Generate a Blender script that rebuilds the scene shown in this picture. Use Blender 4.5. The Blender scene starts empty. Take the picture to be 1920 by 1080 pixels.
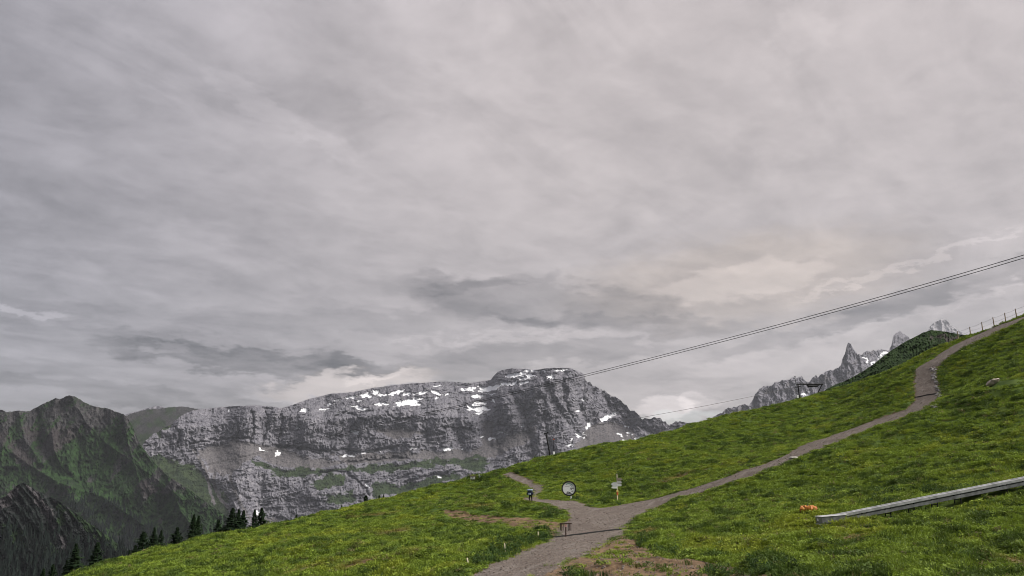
import bpy, bmesh, math, random
import numpy as np
from mathutils import Vector, Matrix, Euler

scene = bpy.context.scene
R = math.radians
random.seed(7)
rng = np.random.default_rng(7)

# ------------------------------------------------------------------ camera
F = 1663.0                      # focal length in pixels of a 1920 wide frame
PITCH = math.atan(360.0 / F)
CZ = 5.0                        # height of the eye above the road junction level
cam_d = bpy.data.cameras.new('camera')
cam_d.sensor_width = 36.0
cam_d.lens = F / 1920.0 * 36.0
cam_d.clip_start = 0.5
cam_d.clip_end = 60000.0
cam = bpy.data.objects.new('camera', cam_d)
scene.collection.objects.link(cam)
cam.location = (0, 0, CZ)
cam.rotation_euler = (math.pi / 2 + PITCH, 0, 0)
scene.camera = cam

# ------------------------------------------------------------------ render and exposure
scene.view_settings.view_transform = 'Standard'
scene.view_settings.look = 'None'
scene.view_settings.exposure = 2.35
scene.view_settings.gamma = 1.0
scene.view_settings.use_curve_mapping = False
scene.render.engine = 'CYCLES'
scene.cycles.use_denoising = True
scene.cycles.filter_width = 1.0
scene.cycles.max_bounces = 6
scene.cycles.diffuse_bounces = 3
scene.cycles.volume_bounces = 0
scene.cycles.transparent_max_bounces = 8
scene.cycles.volume_step_rate = 2.0


def ray(px, py):
    xc = (np.asarray(px, float) - 960) / F
    yc = -(np.asarray(py, float) - 540) / F
    Y = math.cos(PITCH) - math.sin(PITCH) * yc
    Z = math.sin(PITCH) + math.cos(PITCH) * yc
    return xc / Y, Z / Y


def at(px, py, D):
    a, b = ray(px, py)
    return Vector((float(a * D), float(D), float(CZ + b * D)))


def azel(px, py):
    a, b = ray(px, py)
    return math.atan(a), math.atan(b / math.sqrt(1 + a * a))


# ------------------------------------------------------------------ node helpers
class NT:
    def __init__(self, tree):
        self.t = tree
        tree.nodes.clear()

    def n(self, kind, *links, **kw):
        nd = self.t.nodes.new(kind)
        for k, v in kw.items():
            if k.startswith('i_'):
                key = k[2:].replace('_', ' ')
                self.set(nd.inputs[key], v)
            elif k.startswith('p'):
                if k[1:].isdigit():
                    self.set(nd.inputs[int(k[1:])], v)
                else:
                    setattr(nd, k, v)
            else:
                setattr(nd, k, v)
        return nd

    def set(self, sock, v):
        if isinstance(v, bpy.types.NodeSocket):
            self.t.links.new(v, sock)
        elif isinstance(v, bpy.types.Node):
            self.t.links.new(v.outputs[0], sock)
        else:
            if isinstance(v, (tuple, list)) and len(v) == 3 and sock.type == 'RGBA':
                v = (*v, 1.0)
            sock.default_value = v

    def m(self, op, a, b=None, c=None, clamp=False):
        nd = self.t.nodes.new('ShaderNodeMath')
        nd.operation = op
        nd.use_clamp = clamp
        self.set(nd.inputs[0], a)
        if b is not None:
            self.set(nd.inputs[1], b)
        if c is not None:
            self.set(nd.inputs[2], c)
        return nd.outputs[0]

    def vm(self, op, a, b=None):
        nd = self.t.nodes.new('ShaderNodeVectorMath')
        nd.operation = op
        self.set(nd.inputs[0], a)
        if b is not None:
            self.set(nd.inputs[1], b)
        return nd.outputs['Value'] if op in ('DOT_PRODUCT', 'LENGTH') else nd.outputs[0]

    def noise(self, vec, scale, detail=4, rough=.55, dist=0.0):
        nd = self.t.nodes.new('ShaderNodeTexNoise')
        self.set(nd.inputs['Vector'], vec)
        nd.inputs['Scale'].default_value = scale
        nd.inputs['Detail'].default_value = detail
        nd.inputs['Roughness'].default_value = rough
        nd.inputs['Distortion'].default_value = dist
        return nd.outputs['Fac']

    def smooth(self, v, lo, hi):
        nd = self.t.nodes.new('ShaderNodeMapRange')
        nd.interpolation_type = 'SMOOTHSTEP'
        self.set(nd.inputs[0], v)
        nd.inputs[1].default_value = lo
        nd.inputs[2].default_value = hi
        return nd.outputs[0]

    def mix(self, f, a, b):
        nd = self.t.nodes.new('ShaderNodeMix')
        nd.data_type = 'RGBA'
        self.set(nd.inputs[0], f)
        self.set(nd.inputs[6], a)
        self.set(nd.inputs[7], b)
        return nd.outputs[2]

    def ramp(self, v, stops):
        nd = self.t.nodes.new('ShaderNodeValToRGB')
        el = nd.color_ramp.elements
        while len(el) < len(stops):
            el.new(.5)
        for e, (p, c) in zip(el, stops):
            e.position = p
            e.color = (*c, 1)
        self.set(nd.inputs[0], v)
        return nd.outputs[0]

    def sep(self, v):
        nd = self.t.nodes.new('ShaderNodeSeparateXYZ')
        self.set(nd.inputs[0], v)
        return nd.outputs

    def comb(self, x, y, z):
        nd = self.t.nodes.new('ShaderNodeCombineXYZ')
        for i, v in enumerate((x, y, z)):
            self.set(nd.inputs[i], v)
        return nd.outputs[0]


# ------------------------------------------------------------------ world: overcast evening sky
HAZE = 1.5e-5
SUN_AZ, SUN_EL = R(98), R(44)   # to the right of the view, behind the cloud deck
world = bpy.data.worlds.new('World')
scene.world = world
world.use_nodes = True
world.cycles.sampling_method = 'MANUAL'
world.cycles.sample_map_resolution = 256
w = NT(world.node_tree)
d = w.n('ShaderNodeTexCoord').outputs['Generated']
dx, dy, dz = w.sep(d)
az = w.m('ARCTAN2', dx, dy)
el = w.m('ARCSINE', dz)
zz = w.m('ADD', w.m('MAXIMUM', dz, 0.0), 0.16)
# cloud deck seen in perspective, its streaks running off to the right
pv = w.comb(w.m('DIVIDE', dx, zz), w.m('DIVIDE', dy, zz), 0.0)
rot = w.n('ShaderNodeVectorRotate', rotation_type='Z_AXIS', i_Vector=pv, i_Angle=R(42)).outputs[0]
st = w.vm('MULTIPLY', rot, (1.0, 0.52, 1.0))
n1 = w.noise(st, 1.1, 5, .55, .5)
n2 = w.smooth(w.noise(w.vm('ADD', st, (7.3, 2.1, 4.0)), 4.6, 8, .66, .5), .25, .75)
n3 = w.noise(w.vm('ADD', rot, (1.3, 9.1, 2.0)), 2.6, 6, .6, .3)
azel_v = w.comb(az, w.m('MULTIPLY', el, 2.6), 0.0)
warp1 = w.m('SUBTRACT', w.noise(azel_v, 17.0, 8, .66), .5)
warp2 = w.m('SUBTRACT', w.noise(w.vm('ADD', azel_v, (3.1, 5.2, 1.0)), 17.0, 8, .66), .5)


def blob(cx, cy, rx, ry, rotd=0.0, soft=(1.15, .5), wa=1.35):
    a0, e0 = azel(cx, cy)
    ra, re = rx / F, ry / F
    a = w.m('SUBTRACT', w.m('ADD', az, w.m('MULTIPLY', warp1, .07 * wa)), a0)
    e = w.m('SUBTRACT', w.m('ADD', el, w.m('MULTIPLY', warp2, .045 * wa)), e0)
    c, s = math.cos(R(rotd)), math.sin(R(rotd))      # positive: rising to the right
    u = w.m('ADD', w.m('MULTIPLY', a, c / ra), w.m('MULTIPLY', e, s / ra))
    v = w.m('ADD', w.m('MULTIPLY', a, -s / re), w.m('MULTIPLY', e, c / re))
    q = w.m('ADD', w.m('MULTIPLY', u, u), w.m('MULTIPLY', v, v))
    return w.smooth(q, soft[0], soft[1])


glow = w.vm('DOT_PRODUCT', d, (math.sin(R(24)) * math.cos(R(15)), math.cos(R(24)) * math.cos(R(15)), math.sin(R(15))))
glow = w.smooth(glow, .55, 1.0)
val = w.m('ADD', .345, w.m('MULTIPLY', glow, .19))
val = w.m('ADD', val, w.m('MULTIPLY', w.m('SUBTRACT', n1, .5), .20))
val = w.m('ADD', val, w.m('MULTIPLY', w.m('SUBTRACT', n2, .5), .17))
val = w.m('ADD', val, w.m('MULTIPLY', w.m('SUBTRACT', n3, .5), .16))
n6 = w.smooth(w.noise(w.vm('ADD', rot, (4.3, 6.1, 5.0)), 8.5, 7, .68, .3), .28, .72)
val = w.m('ADD', val, w.m('MULTIPLY', w.m('SUBTRACT', n6, .5), .085))
n4 = w.smooth(w.noise(w.comb(az, w.m('MULTIPLY', el, 4.2), 3.0), 7.0, 8, .64, .5), .28, .72)
n5 = w.smooth(w.noise(w.comb(az, w.m('MULTIPLY', el, 11.0), 8.0), 4.0, 8, .6, .6), .3, .7)
low = w.smooth(dz, .34, .06)
val = w.m('ADD', val, w.m('MULTIPLY', w.m('MULTIPLY', w.m('ADD', w.m('SUBTRACT', n4, .5), w.m('MULTIPLY', w.m('SUBTRACT', n5, .5), .8)), low), .125))
# CIE overcast sky: brighter towards the zenith
val = w.m('MULTIPLY', val, w.m('ADD', .82, w.m('MULTIPLY', w.m('MAXIMUM', dz, 0.0), .80)))
BANKS = [  # cloud banks of the sky in view and their brightness
    (1010, 568, 300, 46, -6, -.095), (800, 604, 320, 22, 0, -.04), (330, 640, 340, 18, -2, -.04), (1180, 610, 260, 22, -3, -.06), (930, 528, 150, 15, 8, -.05),
    (470, 676, 270, 27, -3, -.11), (760, 694, 240, 15, -2, -.06), (1010, 664, 270, 24, 2, -.08),
    (240, 600, 330, 30, 0, -.03), (200, 735, 190, 16, -6, -.05), (1780, 545, 260, 26, 14, -.07),
    (1560, 610, 260, 24, 13, -.05), (1740, 612, 120, 22, 12, -.03),
    (640, 722, 190, 20, 7, .10), (705, 708, 60, 10, 8, .11), (1240, 764, 72, 26, 4, .15),
    (1310, 752, 40, 20, 0, .10), (1400, 528, 170, 34, 5, .08), (1420, 690, 180, 30, 14, .05), (50, 586, 60, 6, 0, .09),
    (520, 215, 190, 22, -24, .05), (1690, 502, 210, 7, 14, .07), (1720, 586, 220, 7, 12, .05),
    (1500, 60, 60, 50, 0, .05), (900, 636, 190, 6, 2, .05), (300, 655, 60, 8, 0, .06),
]
for (cx, cy, rx, ry, ro, amt) in BANKS:
    val = w.m('ADD', val, w.m('MULTIPLY', blob(cx, cy, rx, ry, ro), amt * (1.9 if cy > 480 else 1.3)))
warm = w.m('ADD', glow, w.m('MULTIPLY', blob(1390, 525, 340, 90, 4, (1.4, .05)), .9))
warm = w.m('ADD', warm, w.m('MULTIPLY', blob(660, 716, 180, 22, 6), .6))
tint = w.mix(w.m('MULTIPLY', warm, .55, clamp=True), (1.01, .966, 1.045), (1.17, 1.005, .90))
ccol = w.n('ShaderNodeVectorMath', operation='SCALE', p0=tint)
w.set(ccol.inputs['Scale'], val)
sky = w.n('ShaderNodeTexSky', sky_type='NISHITA', sun_disc=False, sun_elevation=SUN_EL, sun_rotation=SUN_AZ)
bg_sky = w.n('ShaderNodeBackground', i_Color=sky.outputs[0], i_Strength=.05)
bg_cl = w.n('ShaderNodeBackground', i_Color=ccol.outputs[0], i_Strength=.155)
thin = w.m('MULTIPLY', blob(1275, 786, 95, 16, 8), .14)     # a thin place where blue shows
cover = w.m('SUBTRACT', .97, thin)
mixs = w.n('ShaderNodeMixShader', p0=cover, p1=bg_sky.outputs[0], p2=bg_cl.outputs[0])
w.n('ShaderNodeOutputWorld', i_Surface=mixs.outputs[0])

# ------------------------------------------------------------------ sun behind the clouds
sd = bpy.data.lights.new('sun', 'SUN')
sd.energy = 1.5
sd.angle = R(40)
sd.color = (1.0, .95, .88)
sun = bpy.data.objects.new('sun', sd)
scene.collection.objects.link(sun)
sdir = Vector((math.sin(SUN_AZ) * math.cos(SUN_EL), math.cos(SUN_AZ) * math.cos(SUN_EL), math.sin(SUN_EL)))
sun.rotation_euler = sdir.to_track_quat('Z', 'Y').to_euler()
sun.location = (60, -20, 80)

# ================================================================== geometry helpers
COL = scene.collection


def tag(o, label=None, cat=None, group=None, kind=None):
    if label:
        o['label'] = label
    if cat:
        o['category'] = cat
    if group:
        o['group'] = group
    if kind:
        o['kind'] = kind
    return o


def empty(name, loc=(0, 0, 0), rz=0.0):
    o = bpy.data.objects.new(name, None)
    o.empty_display_size = .2
    o.location = loc
    o.rotation_euler = (0, 0, rz)
    COL.objects.link(o)
    return o


class MB:
    """collects shapes, build() links them as one mesh object"""

    def __init__(self):
        self.v, self.f = [], []

    def add(self, vs, fs):
        b = len(self.v)
        self.v += [tuple(p) for p in vs]
        self.f += [tuple(i + b for i in q) for q in fs]
        return self

    def box(self, c, s, rot=None, bev=0.0):
        x, y, z = (k / 2 for k in s)
        M = Euler(rot).to_matrix() if rot else Matrix.Identity(3)
        bm = bmesh.new()
        bmesh.ops.create_cube(bm, size=1.0)
        for v in bm.verts:
            v.co = Vector((v.co.x * s[0], v.co.y * s[1], v.co.z * s[2]))
        if bev:
            bmesh.ops.bevel(bm, geom=bm.edges[:], offset=bev, segments=1, affect='EDGES')
        bm.verts.index_update()
        self.add([M @ v.co + Vector(c) for v in bm.verts], [[v.index for v in f.verts] for f in bm.faces])
        bm.free()
        return self

    def cyl(self, p0, p1, r0, r1=None, n=8, cap=True):
        r1 = r0 if r1 is None else r1
        p0, p1 = Vector(p0), Vector(p1)
        ax = (p1 - p0).normalized()
        u = ax.orthogonal().normalized()
        v = ax.cross(u)
        vs = []
        for p, r in ((p0, r0), (p1, r1)):
            vs += [p + (u * math.cos(2 * math.pi * k / n) + v * math.sin(2 * math.pi * k / n)) * r for k in range(n)]
        fs = [(k, (k + 1) % n, n + (k + 1) % n, n + k) for k in range(n)]
        if cap:
            fs += [tuple(range(n - 1, -1, -1)), tuple(range(n, 2 * n))]
        return self.add(vs, fs)

    def tube(self, pts, r, n=6):
        pts = [Vector(p) for p in pts]
        rs = r if isinstance(r, (list, tuple)) else [r] * len(pts)
        vs, fs = [], []
        u = None
        for i, p in enumerate(pts):
            ax = (pts[min(i + 1, len(pts) - 1)] - pts[max(i - 1, 0)]).normalized()
            u = ax.orthogonal().normalized() if u is None else (u - ax * u.dot(ax)).normalized()
            v = ax.cross(u)
            vs += [p + (u * math.cos(2 * math.pi * k / n) + v * math.sin(2 * math.pi * k / n)) * rs[i] for k in range(n)]
        for i in range(len(pts) - 1):
            fs += [(i * n + k, i * n + (k + 1) % n, (i + 1) * n + (k + 1) % n, (i + 1) * n + k) for k in range(n)]
        fs += [tuple(range(n - 1, -1, -1)), tuple(range((len(pts) - 1) * n, len(pts) * n))]
        return self.add(vs, fs)

    def ball(self, c, r, n=2, jit=0.0, seed=0):
        bm = bmesh.new()
        bmesh.ops.create_icosphere(bm, subdivisions=n, radius=1.0)
        rr = random.Random(seed)
        r = (r, r, r) if isinstance(r, (int, float)) else r
        bm.verts.index_update()
        self.add([Vector((v.co.x * r[0], v.co.y * r[1], v.co.z * r[2])) * (1 + rr.uniform(-jit, jit)) + Vector(c) for v in bm.verts],
                 [[v.index for v in f.verts] for f in bm.faces])
        bm.free()
        return self

    def build(self, name, mat, parent=None, smooth=False, loc=None):
        me = bpy.data.meshes.new(name)
        me.from_pydata(self.v, [], self.f)
        me.materials.append(mat)
        if smooth:
            me.shade_smooth()
        me.update()
        o = bpy.data.objects.new(name, me)
        COL.objects.link(o)
        if parent:
            o.parent = parent
        if loc is not None:
            o.location = loc
        return o


def grid_mesh(name, V, nr, nc, mat, keep=None, attr=None, smooth=True):
    """V (nr*nc,3) row major; keep: boolean (nr-1,nc-1)"""
    idx = np.arange(nr * nc).reshape(nr, nc)
    q = np.stack([idx[:-1, :-1], idx[:-1, 1:], idx[1:, 1:], idx[1:, :-1]], -1).reshape(-1, 4)
    if keep is not None:
        q = q[keep.reshape(-1)]
        used = np.unique(q)
        re = -np.ones(nr * nc, int)
        re[used] = np.arange(len(used))
        q = re[q]
        V = V[used]
        attr = None if attr is None else attr[used]
    me = bpy.data.meshes.new(name)
    me.vertices.add(len(V))
    me.vertices.foreach_set('co', V.astype(np.float32).ravel())
    me.loops.add(q.size)
    me.loops.foreach_set('vertex_index', q.astype(np.int32).ravel())
    me.polygons.add(len(q))
    me.polygons.foreach_set('loop_start', (np.arange(len(q)) * 4).astype(np.int32))
    me.update(calc_edges=True)
    if smooth:
        me.shade_smooth()
    if attr is not None:
        a = me.attributes.new('mask', 'FLOAT_COLOR', 'POINT')
        a.data.foreach_set('color', attr.astype(np.float32).ravel())
    me.materials.append(mat)
    me.validate()
    o = bpy.data.objects.new(name, me)
    COL.objects.link(o)
    return o


# ------------------------------------------------------------------ numpy noise
_perm = np.random.default_rng(11).permutation(4096)
_ang = np.random.default_rng(12).uniform(0, 2 * np.pi, 4096)
_gx, _gy = np.cos(_ang), np.sin(_ang)


def perlin(x, y, seed=0):
    x = np.asarray(x, float) + seed * 37.31
    y = np.asarray(y, float) + seed * 91.7
    xi, yi = np.floor(x).astype(int), np.floor(y).astype(int)
    xf, yf = x - xi, y - yi
    u, v = xf * xf * xf * (xf * (xf * 6 - 15) + 10), yf * yf * yf * (yf * (yf * 6 - 15) + 10)

    def g(ix, iy, fx, fy):
        h = _perm[(_perm[ix & 4095] + iy) & 4095]
        return _gx[h] * fx + _gy[h] * fy
    a = g(xi, yi, xf, yf)
    b = g(xi + 1, yi, xf - 1, yf)
    c = g(xi, yi + 1, xf, yf - 1)
    e = g(xi + 1, yi + 1, xf - 1, yf - 1)
    return 1.5 * ((a + u * (b - a)) * (1 - v) + (c + u * (e - c)) * v)


def fbm(x, y, o=4, seed=0, gain=.5):
    s, a = 0, 1.0
    for k in range(o):
        s = s + a * perlin(x * 2 ** k, y * 2 ** k, seed + k)
        a *= gain
    return s


def ridged(x, y, o=4, seed=0, gain=.5):
    s, a = 0, 1.0
    for k in range(o):
        s = s + a * (1 - 2 * np.abs(perlin(x * 2 ** k, y * 2 ** k, seed + k)))
        a *= gain
    return s


def sstep(x, lo, hi):
    t = np.clip((x - lo) / (hi - lo), 0, 1)
    return t * t * (3 - 2 * t)


def inpoly(X, Y, poly):
    ins = np.zeros(X.shape, bool)
    n = len(poly)
    for i in range(n):
        x1, y1 = poly[i]
        x2, y2 = poly[(i + 1) % n]
        if y1 == y2:
            continue
        c = ((y1 > Y) != (y2 > Y)) & (X < (x2 - x1) * (Y - y1) / (y2 - y1) + x1)
        ins ^= c
    return ins


def polydist(X, Y, pl, closed=False, cap=90.0):
    """distance to a polyline, no farther than cap"""
    sh = X.shape
    X, Y = X.ravel(), Y.ravel()
    d = np.full(X.shape, cap)
    n = len(pl)
    for i in range(n if closed else n - 1):
        x1, y1 = pl[i]
        x2, y2 = pl[(i + 1) % n]
        k = np.nonzero((X > min(x1, x2) - cap) & (X < max(x1, x2) + cap) & (Y > min(y1, y2) - cap) & (Y < max(y1, y2) + cap))[0]
        if not len(k):
            continue
        vx, vy = x2 - x1, y2 - y1
        xk, yk = X[k] - x1, Y[k] - y1
        t = np.clip((xk * vx + yk * vy) / (vx * vx + vy * vy + 1e-9), 0, 1)
        d[k] = np.minimum(d[k], np.sqrt((xk - t * vx) ** 2 + (yk - t * vy) ** 2))
    return d.reshape(sh)


def psd(X, Y, poly, cap=40.0):
    """signed distance, positive inside"""
    d = polydist(X, Y, poly, True, cap)
    return np.where(inpoly(X, Y, poly), d, -d)


# ================================================================== materials
def new_mat(name):
    m = bpy.data.materials.new(name)
    m.use_nodes = True
    return m, NT(m.node_tree)


def finish(t, col, rough=.8, spec=.2, metal=0.0, bump=None, bstr=.3, bdist=.02):
    b = t.n('ShaderNodeBsdfPrincipled')
    t.set(b.inputs['Base Color'], col)
    t.set(b.inputs['Roughness'], rough)
    b.inputs['Specular IOR Level'].default_value = spec
    b.inputs['Metallic'].default_value = metal
    if bump is not None:
        bp = t.n('ShaderNodeBump', i_Strength=bstr, i_Distance=bdist, i_Height=bump)
        t.set(b.inputs['Normal'], bp.outputs[0])
    t.n('ShaderNodeOutputMaterial', i_Surface=b.outputs[0])


def simple(name, col, rough=.6, metal=0.0, var=.25, scale=6.0, spec=.3):
    m, t = new_mat(name)
    p = t.n('ShaderNodeTexCoord').outputs['Object']
    n = t.noise(p, scale, 5, .6)
    lo = tuple(c * (1 - var) for c in col)
    hi = tuple(min(1, c * (1 + var)) for c in col)
    finish(t, t.mix(t.smooth(n, .3, .7), lo, hi), rough, spec, metal, bump=n, bstr=.15, bdist=.01)
    return m


def rock_mat(name, s=1.0, rock=((.034, .034, .042), (.118, .115, .134), (.215, .208, .228)), grass=((.016, .026, .013), (.034, .050, .021)),
             scree=((.075, .07, .075), (.125, .117, .12)), lean=0.0):
    """mask attribute: R snow, G grass, B scree, A spare"""
    m, t = new_mat(name)
    pos = t.n('ShaderNodeNewGeometry').outputs['Position']
    at_ = t.n('ShaderNodeAttribute', attribute_name='mask')
    msk = t.n('ShaderNodeSeparateColor', p0=at_.outputs['Color'])
    pr = t.n('ShaderNodeVectorRotate', rotation_type='Y_AXIS', i_Vector=pos, i_Angle=lean).outputs[0]
    pst = t.vm('MULTIPLY', pr, (1.0, .35, .38))
    pst = t.vm('MULTIPLY', pr, (1.0, .35, .62))
    dip = t.n('ShaderNodeVectorRotate', rotation_type='Y_AXIS', i_Vector=pos, i_Angle=lean + R(14)).outputs[0]
    st_ = t.noise(t.vm('MULTIPLY', dip, (.22, .22, 1.0)), .05 * s, 5, .65, .8)
    a = t.noise(pst, .012 * s, 6, .62, .4)
    b = t.noise(pst, .05 * s, 6, .68, .6)
    c = t.noise(pos, .055 * s, 5, .7)
    e = t.noise(pst, .16 * s, 4, .7)
    v = t.m('ADD', t.m('MULTIPLY', a, .14), t.m('ADD', t.m('MULTIPLY', b, .26), t.m('ADD', t.m('MULTIPLY', st_, .22), t.m('ADD', t.m('MULTIPLY', c, .2), t.m('MULTIPLY', e, .18)))))
    rc = t.ramp(t.smooth(v, .375, .625), [(.0, rock[0]), (.42, rock[1]), (1.0, rock[2])])
    g1 = t.noise(pos, .02 * s, 6, .65)
    gc = t.mix(t.smooth(g1, .35, .65), grass[0], grass[1])
    sc = t.mix(t.smooth(c, .35, .65), scree[0], scree[1])
    col = t.mix(t.smooth(t.m('ADD', msk.outputs[2], t.m('MULTIPLY', t.m('SUBTRACT', b, .5), .7)), .4, .6), rc, sc)
    col = t.mix(t.smooth(t.m('ADD', msk.outputs[1], t.m('MULTIPLY', t.m('SUBTRACT', c, .5), 1.1)), .42, .58), col, gc)
    sn = t.noise(pos, .06 * s, 3, .6)
    col = t.mix(t.smooth(t.m('ADD', msk.outputs[0], t.m('MULTIPLY', t.m('SUBTRACT', sn, .5), .6)), .44, .60), col, (.82, .83, .86))
    finish(t, col, .95, .05, bump=t.m('ADD', t.m('ADD', b, c), t.m('MULTIPLY', e, .5)), bstr=.9, bdist=12.0 / s)
    return m


# ================================================================== meadow terrain
CREST = [(60, 1110, 82), (150, 1080, 90), (260, 1037, 100), (380, 1007, 110), (500, 985, 122), (600, 965, 132), (680, 945, 142), (760, 925, 152),
         (860, 905, 163), (945, 888, 172), (1000, 868, 172), (1060, 850, 168), (1120, 838, 170), (1200, 828, 176), (1290, 800, 184), (1330, 790, 188),
         (1440, 765, 196), (1500, 752, 200), (1560, 738, 200), (1640, 712, 198), (1710, 683, 192), (1760, 656, 186), (1815, 629, 176), (1870, 611, 168),
         (1920, 594, 160), (2000, 560, 155)]
BODY = [(100, 1300, 40), (400, 1080, 62), (700, 1080, 50), (980, 1080, 43), (1300, 1080, 39), (1600, 1080, 36), (1920, 1080, 34), (700, 1300, 26),
        (1300, 1300, 22), (1900, 1300, 20), (945, 1030, 61), (1100, 990, 77), (1158, 943, 110), (1066, 938, 114), (995, 944, 106), (1010, 915, 138),
        (700, 1000, 86), (850, 950, 114), (500, 1030, 82), (300, 1050, 88), (830, 1000, 88), (1010, 905, 150), (350, 1026, 101), (450, 1006, 106),
        (550, 987, 117), (640, 966, 128), (720, 947, 137), (400, 1012, 106), (500, 994, 113), (600, 975, 124), (800, 925, 146), (440, 1040, 88),
        (1540, 975, 58), (1920, 895, 59), (1920, 1000, 45), (1700, 1000, 49), (1920, 750, 92), (1920, 650, 128), (1850, 720, 108), (1300, 1000, 62),
        (1250, 940, 95), (1350, 950, 82), (1600, 900, 80), (1800, 820, 88), (1300, 870, 128), (1450, 800, 164), (1200, 890, 132), (1400, 888, 97),
        (1560, 820, 114), (1700, 775, 126), (1740, 720, 142), (1720, 690, 155), (1815, 636, 172), (1150, 870, 145), (1600, 760, 172), (1500, 830, 135)]
_pts = [np.array(at(*p)) for p in BODY + CREST]
for (a_, b_, c_) in CREST:
    t_, e_ = ray(a_, b_)
    for k_, dr_ in ((1.12, .035), (1.3, .12), (1.7, .30)):
        D_ = c_ * k_
        _pts.append(np.array([t_ * D_, D_, CZ + e_ * D_ - dr_ * c_ * (1.25 if a_ < 900 else 1)]))
_pts = np.array(_pts)


def _tps(pts, lam):
    xy = pts[:, :2] / 50
    n = len(pts)

    def U(r2):
        return .5 * r2 * np.log(r2 + 1e-12)
    K = U(((xy[:, None] - xy[None]) ** 2).sum(-1)) + lam * np.eye(n)
    Pm = np.c_[np.ones(n), xy]
    A = np.block([[K, Pm], [Pm.T, np.zeros((3, 3))]])
    wt = np.linalg.solve(A, np.r_[pts[:, 2], 0, 0, 0])

    def f(X, Y):
        X = np.asarray(X, float) / 50
        Y = np.asarray(Y, float) / 50
        out = wt[n] + wt[n + 1] * X + wt[n + 2] * Y
        for i in range(n):
            out = out + wt[i] * U((X - xy[i, 0]) ** 2 + (Y - xy[i, 1]) ** 2)
        return out
    return f


_tz = _tps(_pts, .003)
_hx, _hy = np.arange(-280.0, 281.0, 1.0), np.arange(0.0, 346.0, 1.0)
_HZ = _tz(*np.meshgrid(_hx, _hy))


def base_z(X, Y):
    X, Y = np.asarray(X, float), np.asarray(Y, float)
    fx, fy = np.clip(X + 280.0, 0, 559.999), np.clip(Y, 0, 344.999)
    ix, iy = fx.astype(int), fy.astype(int)
    u, v = fx - ix, fy - iy
    return (_HZ[iy, ix] * (1 - u) + _HZ[iy, ix + 1] * u) * (1 - v) + (_HZ[iy + 1, ix] * (1 - u) + _HZ[iy + 1, ix + 1] * u) * v


_rd = np.exp(np.linspace(math.log(20), math.log(215), 700))


def unproject(px, py):
    """pixel -> (X, Y) of the first meadow point seen there (crest if it looks past it)"""
    a, b = ray(px, py)
    z = base_z(a * _rd, _rd)
    e = (z - CZ) / _rd
    hit = np.nonzero(e >= b)[0]
    i = hit[0] if len(hit) else int(e.argmax())
    if len(hit) and i > 0:
        f_ = (b - e[i - 1]) / (e[i] - e[i - 1] + 1e-12)
        D = _rd[i - 1] + f_ * (_rd[i] - _rd[i - 1])
    else:
        D = _rd[i]
    return float(a * D), float(D)


def plan(poly):
    return [unproject(*p) for p in poly]


ROAD_PX = [(850, 1110), (880, 1085), (940, 1053), (985, 1031), (1030, 1015), (1042, 1003), (1050, 992), (1062, 980), (1070, 970), (1064, 958), (1036, 948), (1008, 943),
           (985, 939), (984, 935), (999, 934), (1000, 926), (999, 917), (979, 906), (959, 898), (942, 890), (958, 885), (976, 893), (1000, 902), (1022, 911), (1015, 922),
           (1009, 932), (1012, 936), (1050, 938), (1085, 941), (1100, 949), (1120, 953), (1165, 946), (1240, 932), (1300, 915), (1400, 882), (1480, 850), (1560, 815),
           (1640, 788), (1700, 768), (1718, 750), (1714, 715), (1718, 692), (1760, 664), (1800, 642), (1830, 628), (1880, 607), (1925, 591), (1990, 566),
           (1990, 575), (1925, 599), (1880, 619), (1840, 636), (1810, 651), (1780, 669), (1757, 688), (1756, 705), (1763, 735), (1755, 755), (1710, 776), (1650, 797),
           (1570, 829), (1490, 862), (1420, 890), (1330, 918), (1260, 938), (1215, 955), (1185, 975), (1172, 990), (1166, 1003), (1140, 1018), (1090, 1042), (1040, 1067),
           (1000, 1087), (960, 1115)]
SOIL_PX = [(1168, 1004), (1240, 1038), (1330, 1050), (1400, 1068), (1450, 1090), (1480, 1130), (960, 1118), (1000, 1089), (1060, 1060), (1130, 1024)]
TRACK_PX = [(1062, 979), (1040, 982), (990, 973), (940, 967), (880, 963), (832, 961), (832, 969), (880, 975), (940, 984), (1000, 996), (1044, 1006)]
road_pl, soil_pl, track_pl = plan(ROAD_PX), plan(SOIL_PX), plan(TRACK_PX)


def road_sd(X, Y):
    """signed distance into the gravel, positive inside, with a frayed rim"""
    s = psd(X, Y, road_pl, 3.0)
    return s + .22 * fbm(X / 1.6, Y / 1.6, 3, 40) + .06


def zfun(X, Y, sd=None):
    z = base_z(X, Y)
    sd = road_sd(X, Y) if sd is None else sd
    off = sstep(-sd, -.1, 1.0)
    hump = .34 * fbm(X / 9, Y / 9, 3, 1) + .20 * fbm(X / 2.4, Y / 3.0, 3, 5)
    # little terraces that cattle tread along the contour
    ter = .11 * np.sin((z * 5.2) + 3.0 * fbm(X / 7, Y / 7, 2, 9)) * sstep(np.abs(fbm(X / 14, Y / 14, 2, 15)), .02, .25)
    return z + hump * (.25 + .75 * off) + ter * off


def ground(px, py):
    x, y = unproject(px, py)
    return Vector((x, y, float(zfun(np.array([x]), np.array([y]))[0])))


def gz(x, y):
    return float(zfun(np.array([float(x)]), np.array([float(y)]))[0])


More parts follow.
